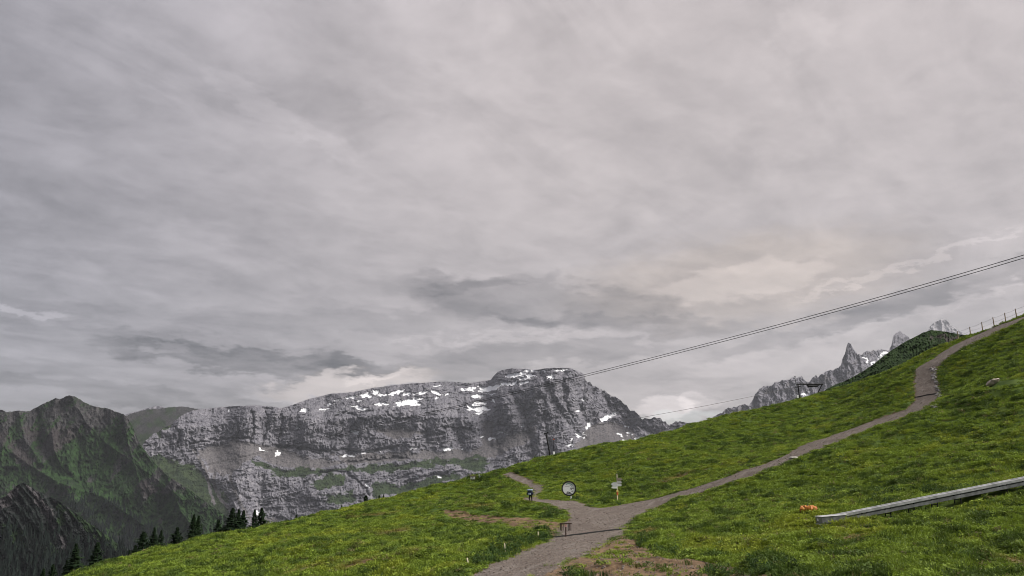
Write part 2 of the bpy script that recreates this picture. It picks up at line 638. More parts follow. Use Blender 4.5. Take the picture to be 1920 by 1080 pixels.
_ca, _cb = unproject(1530, 987), unproject(1990, 901)
_cd0 = Vector((_cb[0] - _ca[0], _cb[1] - _ca[1])).normalized()
_cn = Vector((_cd0.y, -_cd0.x))
conv_pl = [(_ca[0] + _cn.x * .75, _ca[1] + _cn.y * .75), (_cb[0] + _cn.x * .75, _cb[1] + _cn.y * .75), (_cb[0] - _cn.x * .6, _cb[1] - _cn.y * .6), (_ca[0] - _cn.x * .6, _ca[1] - _cn.y * .6)]

bould = unproject(1860, 724)

# --- meadow material
m_meadow, t = new_mat('meadow')
pos = t.n('ShaderNodeNewGeometry').outputs['Position']
msk = t.n('ShaderNodeSeparateColor', p0=t.n('ShaderNodeAttribute', attribute_name='mask').outputs['Color'])
a = t.noise(pos, .35, 6, .6)
b = t.noise(pos, 3.0, 5, .65)
gc = t.mix(t.smooth(a, .35, .65), (.045, .08, .016), (.08, .12, .022))
gc = t.mix(t.m('MULTIPLY', t.smooth(b, .5, .75), .6), gc, (.10, .095, .03))
so = t.mix(t.smooth(b, .3, .7), (.07, .045, .028), (.17, .115, .07))
col = t.mix(t.smooth(t.m('ADD', msk.outputs[0], t.m('MULTIPLY', t.m('SUBTRACT', b, .5), .8)), .35, .6), gc, so)
finish(t, col, .95, .1, bump=b, bstr=.6, bdist=.08)

NR, NC = 520, 900
tt = np.linspace(-.78, .78, NC)
DD = np.exp(np.linspace(math.log(9), math.log(330), NR))
T2, D2 = np.meshgrid(tt, DD)
GX, GY = T2 * D2, D2.copy()
sd = road_sd(GX, GY)
GZ = zfun(GX, GY, sd) - .10 * sstep(sd, -.05, .5)
soil = np.clip(.5 + .35 * psd(GX, GY, soil_pl, 3.0), 0, 1)
track = np.clip(.5 + .8 * psd(GX, GY, track_pl, 3.0), 0, 1)
bare = np.maximum(np.maximum(soil, track), sstep(sd, -.5, .3))
PATCH = [(740, 999, 28, 4), (790, 1043, 22, 5), (580, 1066, 30, 6), (680, 1060, 34, 4), (1270, 893, 40, 5), (1250, 900, 20, 3), (1900, 1052, 22, 9),
         (1215, 997, 26, 4), (1820, 735, 8, 3), (700, 966, 30, 2), (905, 950, 25, 3), (1350, 990, 14, 2), (1600, 1012, 30, 3)]
patch_pl = [(unproject(x, y), unproject(x + rx, y), unproject(x, y - ry), unproject(x, y + ry)) for (x, y, rx, ry) in PATCH]


def patches(X, Y):
    s = np.zeros(X.shape)
    for (c, e, u, dn) in patch_pl:
        rx, ry = abs(e[0] - c[0]) + .1, max(abs(u[1] - dn[1]) / 2, .4)
        s = np.maximum(s, 1.4 - np.hypot((X - c[0]) / rx, (Y - c[1]) / ry) * .9 + .35 * fbm(X / 1.5, Y / 1.5, 3, 60))
    return np.clip(s, 0, 1)


pt = patches(GX, GY)
bare = np.maximum(bare, pt * .62)
attr = np.stack([bare, bare * 0, bare * 0, bare * 0 + 1], -1).reshape(-1, 4)
meadow = grid_mesh('meadow', np.stack([GX, GY, GZ], -1).reshape(-1, 3), NR, NC, m_meadow, attr=attr)
tag(meadow, 'green alpine meadow rising to the right', kind='structure')

# --- gravel road
m_gravel, t = new_mat('gravel')
pos = t.n('ShaderNodeNewGeometry').outputs['Position']
vor = t.n('ShaderNodeTexVoronoi', i_Vector=pos, i_Scale=20.0)
vc = t.n('ShaderNodeSeparateColor', p0=vor.outputs['Color']).outputs[0]
n_ = t.noise(pos, .5, 5, .6)
n2_ = t.noise(pos, 7.0, 5, .7)
g = t.m('ADD', t.m('MULTIPLY', vc, .5), t.m('MULTIPLY', n2_, .5))
gcol = t.ramp(g, [(.15, (.045, .038, .035)), (.5, (.122, .101, .088)), (.85, (.225, .192, .170))])
gcol = t.mix(t.m('MULTIPLY', t.smooth(n_, .42, .66), .6), gcol, (.085, .068, .058))
rut = t.noise(t.vm('MULTIPLY', t.n('ShaderNodeVectorRotate', rotation_type='Z_AXIS', i_Vector=pos, i_Angle=R(-62)).outputs[0], (.25, 1.6, 1.0)), .9, 4, .6)
gcol = t.mix(t.m('MULTIPLY', t.smooth(rut, .52, .68), .5), gcol, (.20, .18, .168))
finish(t, gcol, .95, .1, bump=t.m('ADD', vor.outputs['Distance'], n2_), bstr=.7, bdist=.05)
NR2, NC2 = 900, 1100
tt2 = np.linspace(-.12, .62, NC2)
DD2 = np.exp(np.linspace(math.log(28), math.log(205), NR2))
T2, D2 = np.meshgrid(tt2, DD2)
RX, RY = T2 * D2, D2.copy()
rsd = psd(RX, RY, road_pl, 3.0)
near = rsd > -1.0
rs2 = np.where(near, rsd, -9.0)
rs2[near] = rsd[near] + .22 * fbm(RX[near] / 1.6, RY[near] / 1.6, 3, 40) + .06
RZ = np.zeros(RX.shape)
sel = rs2 > -.6
RZ[sel] = zfun(RX[sel], RY[sel], rs2[sel]) + .012 * fbm(RX[sel] / .35, RY[sel] / .5, 2, 77)
keep = (rs2[:-1, :-1] > 0) & (rs2[1:, 1:] > 0) & (rs2[:-1, 1:] > 0) & (rs2[1:, :-1] > 0)
road = grid_mesh('gravel_road', np.stack([RX, RY, RZ], -1).reshape(-1, 3), NR2, NC2, m_gravel, keep=keep)
tag(road, 'grey gravel road climbing across the meadow', kind='structure')

# ================================================================== mountains
SNOW = [(431, 768.6, 5, 2, 0), (570, 770, 6, 3, -20), (607, 767, 10, 1.5, 0), (658, 745, 12, 2, -4), (686, 741, 11, 4, 0), (705, 735.5, 5, 3, 0),
        (715, 741, 9, 1.5, 0), (744, 735.5, 16, 3, -15), (762, 738.5, 9, 3, 0), (790, 737, 13, 2, -10), (714, 758, 12, 2.5, -6), (765, 754, 26, 4.5, -12),
        (777, 758, 8, 2.5, 0), (661, 762, 10, 2, 0), (678, 765.5, 8, 2, 0), (821, 737, 9, 2.5, 25), (817, 745.5, 5, 2, 0), (837, 740, 4, 2.5, 0),
        (629, 750, 6, 1.5, 0), (670, 751, 5, 1.5, 0), (620, 758.5, 4, 2, 0), (560, 801.6, 2.5, 2.5, 0), (585, 798.5, 3.5, 2, 0), (667, 810.5, 7, 4, 10),
        (754, 786, 3, 1.4, 0), (762, 805.5, 2.5, 1.3, 0), (494, 843.5, 6, 1.6, 35), (520, 850.5, 5.5, 3.6, -40), (373, 840, 4, 1.6, 0), (647, 853.6, 6, 2.5, -10),
        (661, 855, 7, 2.5, -10), (686, 848, 14, 1.6, -10), (710, 846, 3, 1.4, 0), (776, 840, 6, 1.6, 0), (838, 842, 9, 3.6, 8), (824, 893, 6, 2.5, -10),
        (782, 893, 5, 1.4, 0), (733, 900, 5, 1.6, 20), (691, 911, 6, 1.4, 20), (482, 961, 4, 3, 0), (821, 723.3, 5, 2, 0), (880, 730, 11, 3, 0),
        (895, 724, 4, 1.6, 0), (921, 727.5, 24, 4.6, -14), (943, 722, 12, 3, -20), (963, 719, 9, 3, -20), (981, 719, 7, 2.5, -30), (963, 703.6, 17, 3.4, -12),
        (980, 702, 9, 3, -8), (994, 703.6, 5, 3.4, 0), (983, 709, 16, 1.8, -6), (994, 695, 16, 1.6, 0), (1022, 696, 7, 1.6, 0), (1032, 706, 8, 3.6, -20),
        (1050, 693.5, 12, 2, 0), (1064, 697.4, 8, 2, 0), (897, 743, 11, 3, 0), (924, 739, 7, 3, 0), (898, 767, 20, 3.6, 0), (880, 763, 8, 2.4, 38),
        (893, 755.6, 8, 3.6, 0), (905, 755.6, 5, 4.5, 0), (897, 774, 6, 2.6, 0), (926, 751, 4, 4, 0), (965, 736, 5, 1.6, 0), (968, 755.6, 4, 1.6, 0),
        (1085, 769.7, 4, 3, 0), (1092, 750, 5, 1.4, 0), (1142, 781, 20, 3.4, -28), (1104, 798, 9, 4.5, -40), (1095, 812, 2, 3, 0), (1085, 816, 9, 2.5, 25),
        (1071, 829, 9, 2.4, -70), (940, 812, 10, 1.6, 8), (924, 822.6, 4, 2, 0), (904, 819.5, 4, 1.8, 0), (869, 842, 4, 1.6, 0), (981, 798, 3, 2.5, -40),
        (1163, 816, 6, 2, 30), (1178, 830, 12, 2.5, 20), (1202, 822, 13, 3, -25), (1227, 814, 3, 2, 0), (1217, 819, 3, 2, 0), (1265, 804, 4, 3, 40),
        (1180, 813, 2.5, 2, 0), (1174, 800, 3, 1.5, 80), (1168, 772.5, 2, 1.5, 60),
        # on the ridge to the right
        (1496, 748, 8, 2.6, -20), (1508, 741, 8, 1.6, -35), (1475, 757, 6, 1.6, -10), (1628, 676, 5, 2.4, 25), (1634, 683, 6, 3, -10), (1622, 672, 4, 2, 30),
        (1660, 662, 10, 2.2, 10), (1648, 672, 5, 1.5, 0), (1652, 667, 7, 2, -20), (1518, 737, 2.5, 1.5, 0)]


def snow_field(PX, PY):
    PX, PY = PX + 7 * fbm(PX / 13, PY / 7, 4, 23), PY + 2.8 * fbm(PX / 9, PY / 6, 4, 25)
    s = np.full(PX.shape, -9.0)
    nz = .9 * fbm(PX / 5, PY / 2.5, 3, 21)
    for (cx, cy, rx, ry, ro) in SNOW:
        m_ = (np.abs(PX - cx) < rx + ry + 6) & (np.abs(PY - cy) < rx + ry + 6)
        if not m_.any():
            continue
        c, q = math.cos(R(ro)), math.sin(R(ro))
        dx_, dy_ = PX[m_] - cx, PY[m_] - cy
        u, v = (dx_ * c + dy_ * q) / (rx * 1.08), (-dx_ * q + dy_ * c) / (ry * 1.12)
        s[m_] = np.maximum(s[m_], (1 - np.hypot(u, v)) * ry)
    return np.clip(.5 + .35 * (s + nz * .8 - .1), 0, 1)


def polymask(PX, PY, polys, soft=6.0, rough=6.0, seed=3):
    s = np.full(PX.shape, -99.0)
    for p in polys:
        s = np.maximum(s, psd(PX, PY, p))
    s = s + rough * fbm(PX / 18, PY / 12, 4, seed)
    return np.clip(.5 + s / (2 * soft), 0, 1)


def linemask(PX, PY, lines, wd=3.0, rough=2.0, seed=5):
    s = np.full(PX.shape, 1e9)
    for p in lines:
        s = np.minimum(s, polydist(PX, PY, p))
    return np.clip(1 - (s + rough * fbm(PX / 10, PY / 10, 3, seed)) / wd, 0, 1)


def blur(A_, k):
    for _ in range(3):
        P_ = np.pad(A_, ((0, 0), (k + 1, k)), mode='edge')
        c_ = np.cumsum(P_, 1)
        A_ = (c_[:, 2 * k + 1:] - c_[:, :-2 * k - 1]) / (2 * k + 1)
    return A_


def facade(name, sky, bottom, step, ny, Dbase, slope, disp, masks, mat, jag=1.0, label=None, back=1200.0, jagf=None, smooth=9.0):
    """mountain flank from its skyline down; slope in degrees sets how fast it recedes"""
    xs = np.arange(sky[0][0], sky[-1][0] + step, step)
    sx, sy = [p[0] for p in sky], [p[1] for p in sky]
    top = np.interp(xs, sx, sy)
    jamp = jag if jagf is None else jag * jagf(xs)
    top = top + jamp * (1.6 * fbm(xs / 7, xs * 0, 4, 31) + .4)
    bot = np.maximum(np.interp(xs, [p[0] for p in bottom], [p[1] for p in bottom]), top + 4)
    tv = np.linspace(0, 1, ny)
    PX = np.repeat(xs[None], ny, 0)
    PY = top[None] + (bot - top)[None] * tv[:, None]
    S = slope(PX, PY, top[None] + 0 * PX)
    D0 = Dbase(xs)
    dpy = (bot - top) / (ny - 1)
    rate = (D0 / F * 1.02)[None] * dpy[None] / np.tan(np.radians(S))
    Dm = D0[None] + np.cumsum(rate[::-1], 0)[::-1]
    Dm = blur(Dm, max(2, int(smooth / step)))
    Dm = Dm + disp(PX, PY, top[None] + 0 * PX)
    A, B = ray(PX, PY)
    V = np.stack([A * Dm, Dm, CZ + B * Dm], -1)
    attr = np.stack(list(masks(PX, PY, top[None] + 0 * PX)) + [np.ones(PX.shape)], -1)
    # the far side, so that the mountain is a body
    brow = []
    for k, (fw, dn) in enumerate(((.06, .02), (.35, .25), (1.0, .9))):
        vb = V[0].copy()
        vb[:, 1] += back * fw
        vb[:, 0] *= vb[:, 1] / V[0][:, 1]
        vb[:, 2] -= back * dn
        brow.append(vb)
    V = np.concatenate([np.stack(brow[::-1]), V], 0)
    attr = np.concatenate([np.repeat(attr[:1], 3, 0), attr], 0)
    nr, nc = V.shape[:2]
    o = grid_mesh(name, V.reshape(-1, 3), nr, nc, mat, attr=attr.reshape(-1, 4))
    tag(o, label, kind='structure')
    return o


# --- the rocky massif
MSKY = [(225, 905), (250, 872), (262, 846), (270, 830), (285, 815), (305, 803), (320, 796), (333, 784), (345, 776), (360, 770), (375, 767), (410, 764), (440, 761), (480, 760),
        (510, 762), (528, 765), (545, 760), (580, 748), (620, 738), (660, 735), (700, 727), (740, 722), (780, 718), (830, 715), (880, 718), (905, 714), (920, 712),
        (926, 704), (933, 697), (942, 693), (960, 690.5), (985, 691), (1000, 694), (1012, 692), (1040, 689), (1070, 690), (1083, 696), (1095, 700), (1099, 716),
        (1106, 716), (1120, 727), (1133, 732), (1146, 741), (1160, 748), (1172, 758), (1182, 768), (1195, 774), (1203, 785), (1212, 784), (1235, 783), (1255, 796),
        (1264, 792), (1275, 789), (1288, 792), (1301, 792), (1303, 799), (1340, 803)]
MBOT = [(225, 1010), (560, 1010), (700, 975), (860, 935), (960, 905), (1060, 870), (1200, 850), (1340, 822)]
CT = [(225, 850), (330, 800), (375, 800), (430, 792), (470, 776), (528, 770), (560, 785), (600, 792), (650, 784), (700, 778), (760, 772), (800, 780), (860, 782), (900, 790),
      (930, 760), (970, 735), (1000, 722), (1040, 708), (1090, 708), (1340, 700)]
CB = [(225, 880), (300, 845), (400, 838), (450, 820), (520, 828), (600, 850), (700, 846), (750, 842), (820, 832), (880, 812), (910, 800), (940, 850), (1000, 880), (1060, 870), (1340, 850)]
M_SCREE = [[(388, 838), (450, 826), (490, 842), (430, 882), (400, 872)], [(450, 838), (520, 834), (560, 852), (640, 866), (600, 880), (540, 878), (500, 866)],
           [(1108, 798), (1140, 790), (1180, 800), (1200, 832), (1130, 845), (1085, 848), (1080, 835), (1095, 815)], [(908, 785), (925, 790), (928, 850), (900, 852)],
           [(620, 852), (760, 848), (860, 842), (900, 850), (880, 866), (760, 862), (650, 872)], [(500, 970), (560, 985), (580, 1010), (480, 1010), (470, 975)], [(878, 848), (955, 815), (1008, 798), (1000, 822), (940, 852), (890, 862)],
           [(372, 846), (440, 824), (512, 836), (470, 862), (430, 890), (396, 886)], [(700, 806), (760, 800), (800, 812), (740, 822)]]
M_GRASS = [[(470, 862), (520, 878), (560, 876), (640, 880), (600, 892), (540, 896), (500, 882)], [(640, 878), (740, 868), (860, 858), (885, 866), (800, 878), (700, 886)],
           [(578, 908), (620, 886), (655, 890), (640, 906), (600, 922)], [(615, 932), (660, 922), (670, 935), (640, 946), (606, 942)],
           [(858, 862), (900, 855), (922, 868), (905, 886), (870, 882)], [(690, 905), (760, 910), (850, 886), (862, 896), (760, 928), (700, 932)],
           [(215, 850), (268, 862), (300, 855), (360, 872), (400, 905), (425, 930), (445, 1015), (215, 1015)], [(300, 812), (330, 796), (322, 790), (290, 808)]]
M_GUL = [[(362, 843), (385, 878), (392, 912), (402, 945)], [(408, 868), (400, 900), (412, 935), (440, 965)], [(436, 872), (432, 900), (448, 940), (470, 975)]]


def m_slope(PX, PY, top):
    ct, cb = np.interp(PX, *zip(*CT)), np.interp(PX, *zip(*CB))
    s = np.full(PX.shape, 52.0)
    s = np.where(PY < ct, 24.0 + 14 * sstep(PX, 980, 1090), s)
    s = np.where((PY >= ct) & (PY < cb), 76.0, s)
    s = s + 10 * fbm(PX / 26, PY / 7, 3, 14)
    sc = polymask(PX, PY, M_SCREE, 8, 3)
    gr = polymask(PX, PY, M_GRASS, 8, 3)
    s = s * (1 - sc) + 36 * sc
    s = s * (1 - gr * .8) + 38 * gr * .8
    sn = snow_field(PX, PY)
    s = s * (1 - sn) + np.minimum(s, 30) * sn
    return np.clip(s, 16, 86)


M_CRACK = [[(540, 836), (600, 845), (640, 843), (690, 848), (745, 838)], [(778, 827), (808, 816), (832, 812)], [(828, 800), (880, 806)], [(925, 800), (945, 796), (962, 803)],
           [(568, 908), (598, 889), (622, 882), (650, 887), (672, 904), (692, 928)], [(355, 831), (420, 823), (475, 822)], [(640, 868), (700, 862), (760, 858)], [(600, 850), (560, 842), (520, 836)],
           [(840, 888), (800, 892), (760, 905)], [(610, 800), (628, 780), (655, 774), (690, 792)], [(700, 795), (722, 772), (748, 788)], [(470, 770), (476, 800), (470, 826)], [(500, 772), (502, 800), (498, 822)],
           [(440, 785), (446, 806), (440, 825)], [(525, 770), (530, 800), (522, 830)], [(330, 800), (338, 820), (332, 836)]]
M_GULLY = [[(1012, 700), (1040, 756), (1090, 822)], [(1058, 700), (1056, 745), (1070, 780)], [(962, 738), (988, 790), (1002, 868)], [(1100, 722), (1086, 760), (1100, 790)], [(1020, 745), (1022, 800), (1030, 850)],
           [(925, 752), (940, 790), (930, 850)], [(1130, 738), (1150, 765), (1190, 800)], [(860, 770), (850, 800), (862, 830)], [(800, 775), (792, 800), (800, 825)], [(1170, 765), (1200, 800), (1230, 815)]]


def m_disp(PX, PY, top):
    qx, qy = PX + 5 * fbm(PX / 14, PY / 14, 3, 54), PY + 3 * fbm(PX / 12, PY / 12, 3, 56)
    ck = np.full(PX.shape, 90.0)
    for p_ in M_CRACK:
        ck = np.minimum(ck, polydist(qx, qy, p_, cap=20.0))
    gu = np.full(PX.shape, 90.0)
    for p_ in M_GULLY:
        gu = np.minimum(gu, polydist(qx, qy, p_, cap=40.0))
    feat = 34 * np.exp(-(ck / 2.2) ** 2) + 55 * np.exp(-gu / 9)
    feat = feat - 90 * np.exp(-(((PX - 630) / 70) ** 2 + ((PY - 930) / 42) ** 2))
    sc = np.maximum(polymask(PX, PY, M_SCREE, 8, 3), .75 * polymask(PX, PY, M_GRASS, 8, 3))
    ct, cb = np.interp(PX, *zip(*CT)), np.interp(PX, *zip(*CB))
    cliff = sstep(PY, ct - 4, ct + 6) * sstep(-PY, -cb - 25, -cb + 4)
    wx = PX + 5 * fbm(PX / 20, PY / 20, 3, 50)
    wy = PY + 4 * fbm(PX / 25, PY / 12, 3, 52)
    r = -17 * ridged((wx + .3 * PY) / 34, PY / 48, 4, 61) - 10 * ridged((wx + .35 * PY) / 12, PY / 26, 4, 66) * (.5 + .7 * cliff) - 7 * ridged(wx / 6, wy / 7, 3, 70)
    r = r - 12 * ridged((wx - .2 * wy) / 60, (wy + .22 * wx) / 9, 3, 74) * (1 - .35 * cliff)
    big = -34 * ridged(PX / 130, PY / 150, 2, 80)
    sn = snow_field(PX, PY)
    return feat + r * (1 - .85 * np.maximum(sc, sn)) + big + 5 * fbm(PX / 12, PY / 9, 3, 85)


def m_masks(PX, PY, top):
    gr = polymask(PX, PY, M_GRASS, 7, 7)
    sc = np.maximum(polymask(PX, PY, M_SCREE, 6, 5), linemask(PX, PY, M_GUL, 5, 2))
    gr = gr * (1 - .9 * linemask(PX, PY, M_GUL, 6, 2))
    plat = sstep(-PY, -np.interp(PX, *zip(*CT)) - 4, -np.interp(PX, *zip(*CT)) + 10) * sstep(PX, 540, 580) * sstep(-PX, -1000, -930)
    gr = np.maximum(gr, .35 * plat)
    return snow_field(PX, PY), gr, sc


m_rock = rock_mat('limestone', lean=R(16))
facade('rocky_massif', MSKY, MBOT, .9, 270, lambda x: np.interp(x, [225, 600, 960, 1340], [5000, 5400, 5700, 6500]), m_slope, m_disp, m_masks, m_rock, jag=1.0,
       label='grey limestone massif with snow patches and cliffs', jagf=lambda x: np.interp(x, [225, 300, 400, 540, 900, 1090, 1100, 1340], [1.4, 1.2, .25, .25, .4, .5, 1.6, 1.6]))

# --- dark shoulder behind its left end and a pale far ridge
m_green = rock_mat('alpine_slope', s=1.3, rock=((.013, .014, .016), (.032, .031, .033), (.08, .075, .077)), grass=((.012, .022, .010), (.026, .056, .017)),
                   scree=((.028, .025, .026), (.05, .044, .045)), lean=R(24))
m_shoulder = rock_mat('dark_slope', rock=((.010, .011, .012), (.022, .022, .023), (.045, .043, .044)), grass=((.010, .015, .009), (.017, .027, .012)),
                      scree=((.018, .017, .018), (.03, .028, .029)))
facade('mountain_shoulder', [(190, 800), (225, 784), (245, 776), (275, 768), (300, 766), (318, 763), (345, 762), (360, 765), (385, 768), (420, 775)], [(190, 880), (420, 860)],
       1.2, 60, lambda x: np.interp(x, [190, 260, 330, 420], [5500, 6000, 6800, 7200]), lambda X, Y, t_: 38 + 0 * X, lambda X, Y, t_: -24 * ridged(X / 26 + Y / 30, Y / 60, 4, 90),
       lambda X, Y, t_: (0 * X, np.clip(.42 + .4 * fbm(X / 22, Y / 22, 3, 95) + .3 * sstep(Y, 800, 830), 0, 1), np.clip(.3 + .5 * fbm(X / 20, Y / 30, 3, 96), 0, 1)), m_shoulder, jag=.5, label='dark grassy shoulder behind the limestone wall')
facade('far_ridge', [(215, 786), (240, 775), (262, 770), (280, 764), (297, 760), (303, 762), (320, 770)], [(215, 800), (320, 800)], 1.2, 30, lambda x: 10500 + 0 * x,
       lambda X, Y, t_: 45 + 0 * X, lambda X, Y, t_: -25 * ridged(X / 16, Y / 20, 3, 97), lambda X, Y, t_: (0 * X, 0 * X, 0 * X), m_rock, jag=.5,
       label='pale far ridge peeping over the saddle')

# --- green mountain on the left
GSKY = [(-60, 775), (-20, 766), (0, 768), (15, 772), (35, 770), (55, 771), (75, 760), (92, 752), (105, 746), (112, 749), (122, 743), (134, 741), (146, 746), (160, 755),
        (178, 762), (200, 765), (215, 771), (232, 776), (240, 784), (250, 803), (262, 832), (285, 862), (312, 890), (340, 908), (372, 930), (405, 955), (450, 985), (500, 1012), (540, 1030)]
GBOT = [(-60, 1100), (300, 1100), (540, 1050)]
G_LUSH = [[(120, 840), (175, 830), (200, 855), (170, 880), (150, 912), (110, 905), (90, 885)], [(150, 905), (215, 920), (260, 955), (200, 950), (150, 925)],
          [(190, 845), (205, 830), (215, 840), (205, 860)], [(0, 850), (40, 880), (90, 910), (60, 912), (20, 895), (-60, 870)], [(230, 940), (300, 1000), (280, 1030), (200, 980)],
          [(300, 930), (380, 960), (420, 1000), (330, 1010)]]
G_EARTH = [[(20, 790), (60, 800), (130, 800), (180, 850), (130, 860), (90, 850), (50, 820)], [(190, 930), (240, 940), (270, 985), (230, 980)], [(250, 900), (300, 905), (320, 940), (270, 930)],
           [(0, 800), (60, 860), (90, 890), (40, 870), (-60, 830)], [(300, 960), (340, 985), (350, 1005), (290, 980)]]
G_SPUR = [[(134, 741), (160, 790), (200, 832), (245, 862), (290, 895), (340, 935)], [(105, 746), (95, 790), (100, 840), (118, 880)], [(232, 776), (240, 830), (255, 880), (270, 940)],
          [(0, 830), (50, 868), (110, 905), (190, 930), (270, 985)], [(35, 770), (45, 820), (80, 870)], [(312, 890), (340, 960), (380, 1010)]]
G_GUL = [[(70, 770), (75, 820), (105, 870), (145, 905)], [(175, 800), (205, 850), (170, 900)], [(150, 830), (145, 880), (155, 912)]]


def g_disp(PX, PY, top):
    sp = np.full(PX.shape, 1e9)
    for p in G_SPUR:
        sp = np.minimum(sp, polydist(PX, PY, p))
    gl = np.full(PX.shape, 1e9)
    for p in G_GUL:
        gl = np.minimum(gl, polydist(PX, PY, p))
    d_ = -55 * np.exp(-sp / 14) + 45 * np.exp(-gl / 10)
    wx = PX + .45 * PY + 8 * fbm(PX / 40, PY / 40, 3, 110)
    return d_ - 15 * ridged(wx / 34, PY / 110, 4, 101) - 10 * ridged(PX / 9, PY / 12, 4, 106) - 40 * ridged(PX / 110, PY / 120, 2, 109)


def g_masks(PX, PY, top):
    lush = polymask(PX, PY, G_LUSH, 12, 8, 120)
    earth = polymask(PX, PY, G_EARTH, 10, 8, 121)
    wx = PX + .6 * PY
    g_ = .66 + .42 * fbm(wx / 26, PY / 60, 5, 112) - .25 * earth + .5 * lush - .30 * sstep(-PY, -830, -770)
    return 0 * PX, np.clip(g_, 0, 1), np.clip(earth + .35 * fbm(PX / 15, PY / 15, 3, 115), 0, 1)


facade('green_mountain', GSKY, GBOT, 1.0, 260, lambda x: np.interp(x, [-60, 200, 540], [3400, 3300, 3000]), lambda X, Y, t_: np.clip(38 + 6 * fbm(X / 40, Y / 40, 2, 130), 25, 60),
       g_disp, g_masks, m_green, jag=.7, label='green and brown mountain with a pointed summit')

# --- dark forested spur, lower left
DSKY = [(-60, 985), (-30, 960), (0, 938), (22, 918), (36, 908), (45, 903), (56, 912), (75, 922), (100, 934), (120, 946), (150, 968), (185, 992), (220, 1018), (260, 1046), (320, 1080)]
DBOT = [(-60, 1160), (320, 1160)]
D_SCREE = [[(50, 912), (70, 920), (100, 960), (98, 985), (125, 1020), (140, 1045), (130, 1045), (100, 1000), (75, 955)], [(-60, 960), (40, 910), (20, 945), (-60, 1000)]]
D_GRASS = [[(108, 938), (120, 960), (124, 985), (112, 985), (104, 960)], [(0, 980), (40, 990), (50, 1025), (10, 1020)], [(120, 950), (200, 1000), (300, 1060), (280, 1075), (180, 1010)],
           [(80, 1010), (110, 1030), (100, 1060), (85, 1050)], [(125, 1000), (140, 1010), (150, 1030), (130, 1020)]]


def d_masks(PX, PY, top):
    return 0 * PX, np.clip(polymask(PX, PY, D_GRASS, 5, 5, 140), 0, 1), polymask(PX, PY, D_SCREE, 5, 5, 141)


m_spur = rock_mat('scrub_slope', s=2.2, rock=((.005, .007, .0065), (.011, .015, .0135), (.045, .046, .048)), grass=((.014, .026, .012), (.028, .05, .02)),
                  scree=((.035, .033, .036), (.08, .074, .077)), lean=R(24))
spur = facade('forest_spur', DSKY, DBOT, .9, 220, lambda x: 1500 + 0 * x, lambda X, Y, t_: 40 + 0 * X,
              lambda X, Y, t_: -14 * ridged((X - .6 * Y) / 26, Y / 80, 4, 150) - 5 * ridged(X / 7, Y / 8, 3, 155), d_masks, m_spur, jag=1.2, label='dark scrub covered spur with scree gullies', back=400)

m_pale = rock_mat('mist_paled_limestone', s=.7, rock=((.16, .155, .165), (.26, .25, .265), (.36, .35, .36)))  # limestone paled in its own colour to stand in for mist

# --- jagged ridge and towers on the right
ESKY = [(1300, 815), (1318, 800), (1330, 788), (1338, 779), (1347, 777), (1362, 766), (1372, 762), (1385, 761), (1394, 757), (1405, 759), (1412, 750), (1416, 738), (1424, 729), (1436, 723),
        (1447, 722), (1452, 716), (1463, 714), (1480, 711), (1490, 707), (1503, 706), (1509, 713), (1516, 716), (1524, 708), (1530, 704), (1534, 707), (1541, 702), (1552, 694), (1562, 694),
        (1572, 688), (1577, 684), (1579, 672), (1584, 662), (1587, 650), (1590, 643), (1593, 641), (1597, 648), (1602, 655), (1608, 664), (1613, 666), (1622, 659), (1636, 657), (1652, 655),
        (1666, 657), (1670, 650), (1673, 640), (1675, 630), (1680, 623), (1686, 620), (1691, 621), (1697, 628), (1706, 634), (1722, 640), (1750, 660)]


def e_slope(PX, PY, top):
    return np.clip(62 + 12 * fbm(PX / 20, PY / 12, 3, 160), 30, 84)


def e_disp(PX, PY, top):
    wx = PX + 4 * fbm(PX / 14, PY / 14, 3, 161)
    return -55 * ridged(wx / 22, PY / 60, 4, 162) - 22 * ridged(wx / 7, PY / 16, 4, 165) - 10 * ridged(wx / 4, PY / 5, 3, 168)


facade('jagged_ridge', ESKY, [(1300, 830), (1500, 790), (1640, 730), (1750, 700)], .7, 110, lambda x: np.interp(x, [1300, 1610, 1670, 1750], [7600, 8400, 9300, 10500]), e_slope, e_disp,
       lambda X, Y, t_: (snow_field(X, Y), 0 * X, np.clip(.2 + .5 * fbm(X / 18, Y / 12, 3, 169), 0, 1)), m_rock, jag=1.5, label='jagged grey ridge with a pointed rock tower')

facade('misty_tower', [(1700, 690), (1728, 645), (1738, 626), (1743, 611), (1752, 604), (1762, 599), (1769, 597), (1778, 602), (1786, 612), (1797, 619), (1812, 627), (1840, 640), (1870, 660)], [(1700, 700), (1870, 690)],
       .8, 70, lambda x: 16300 + 0 * x, e_slope, lambda X, Y, t_: e_disp(X, Y, t_) * 1.5, lambda X, Y, t_: (0 * X, 0 * X, 0 * X), m_pale, jag=1.3, label='far rock tower with the paleness of mist in its colour')

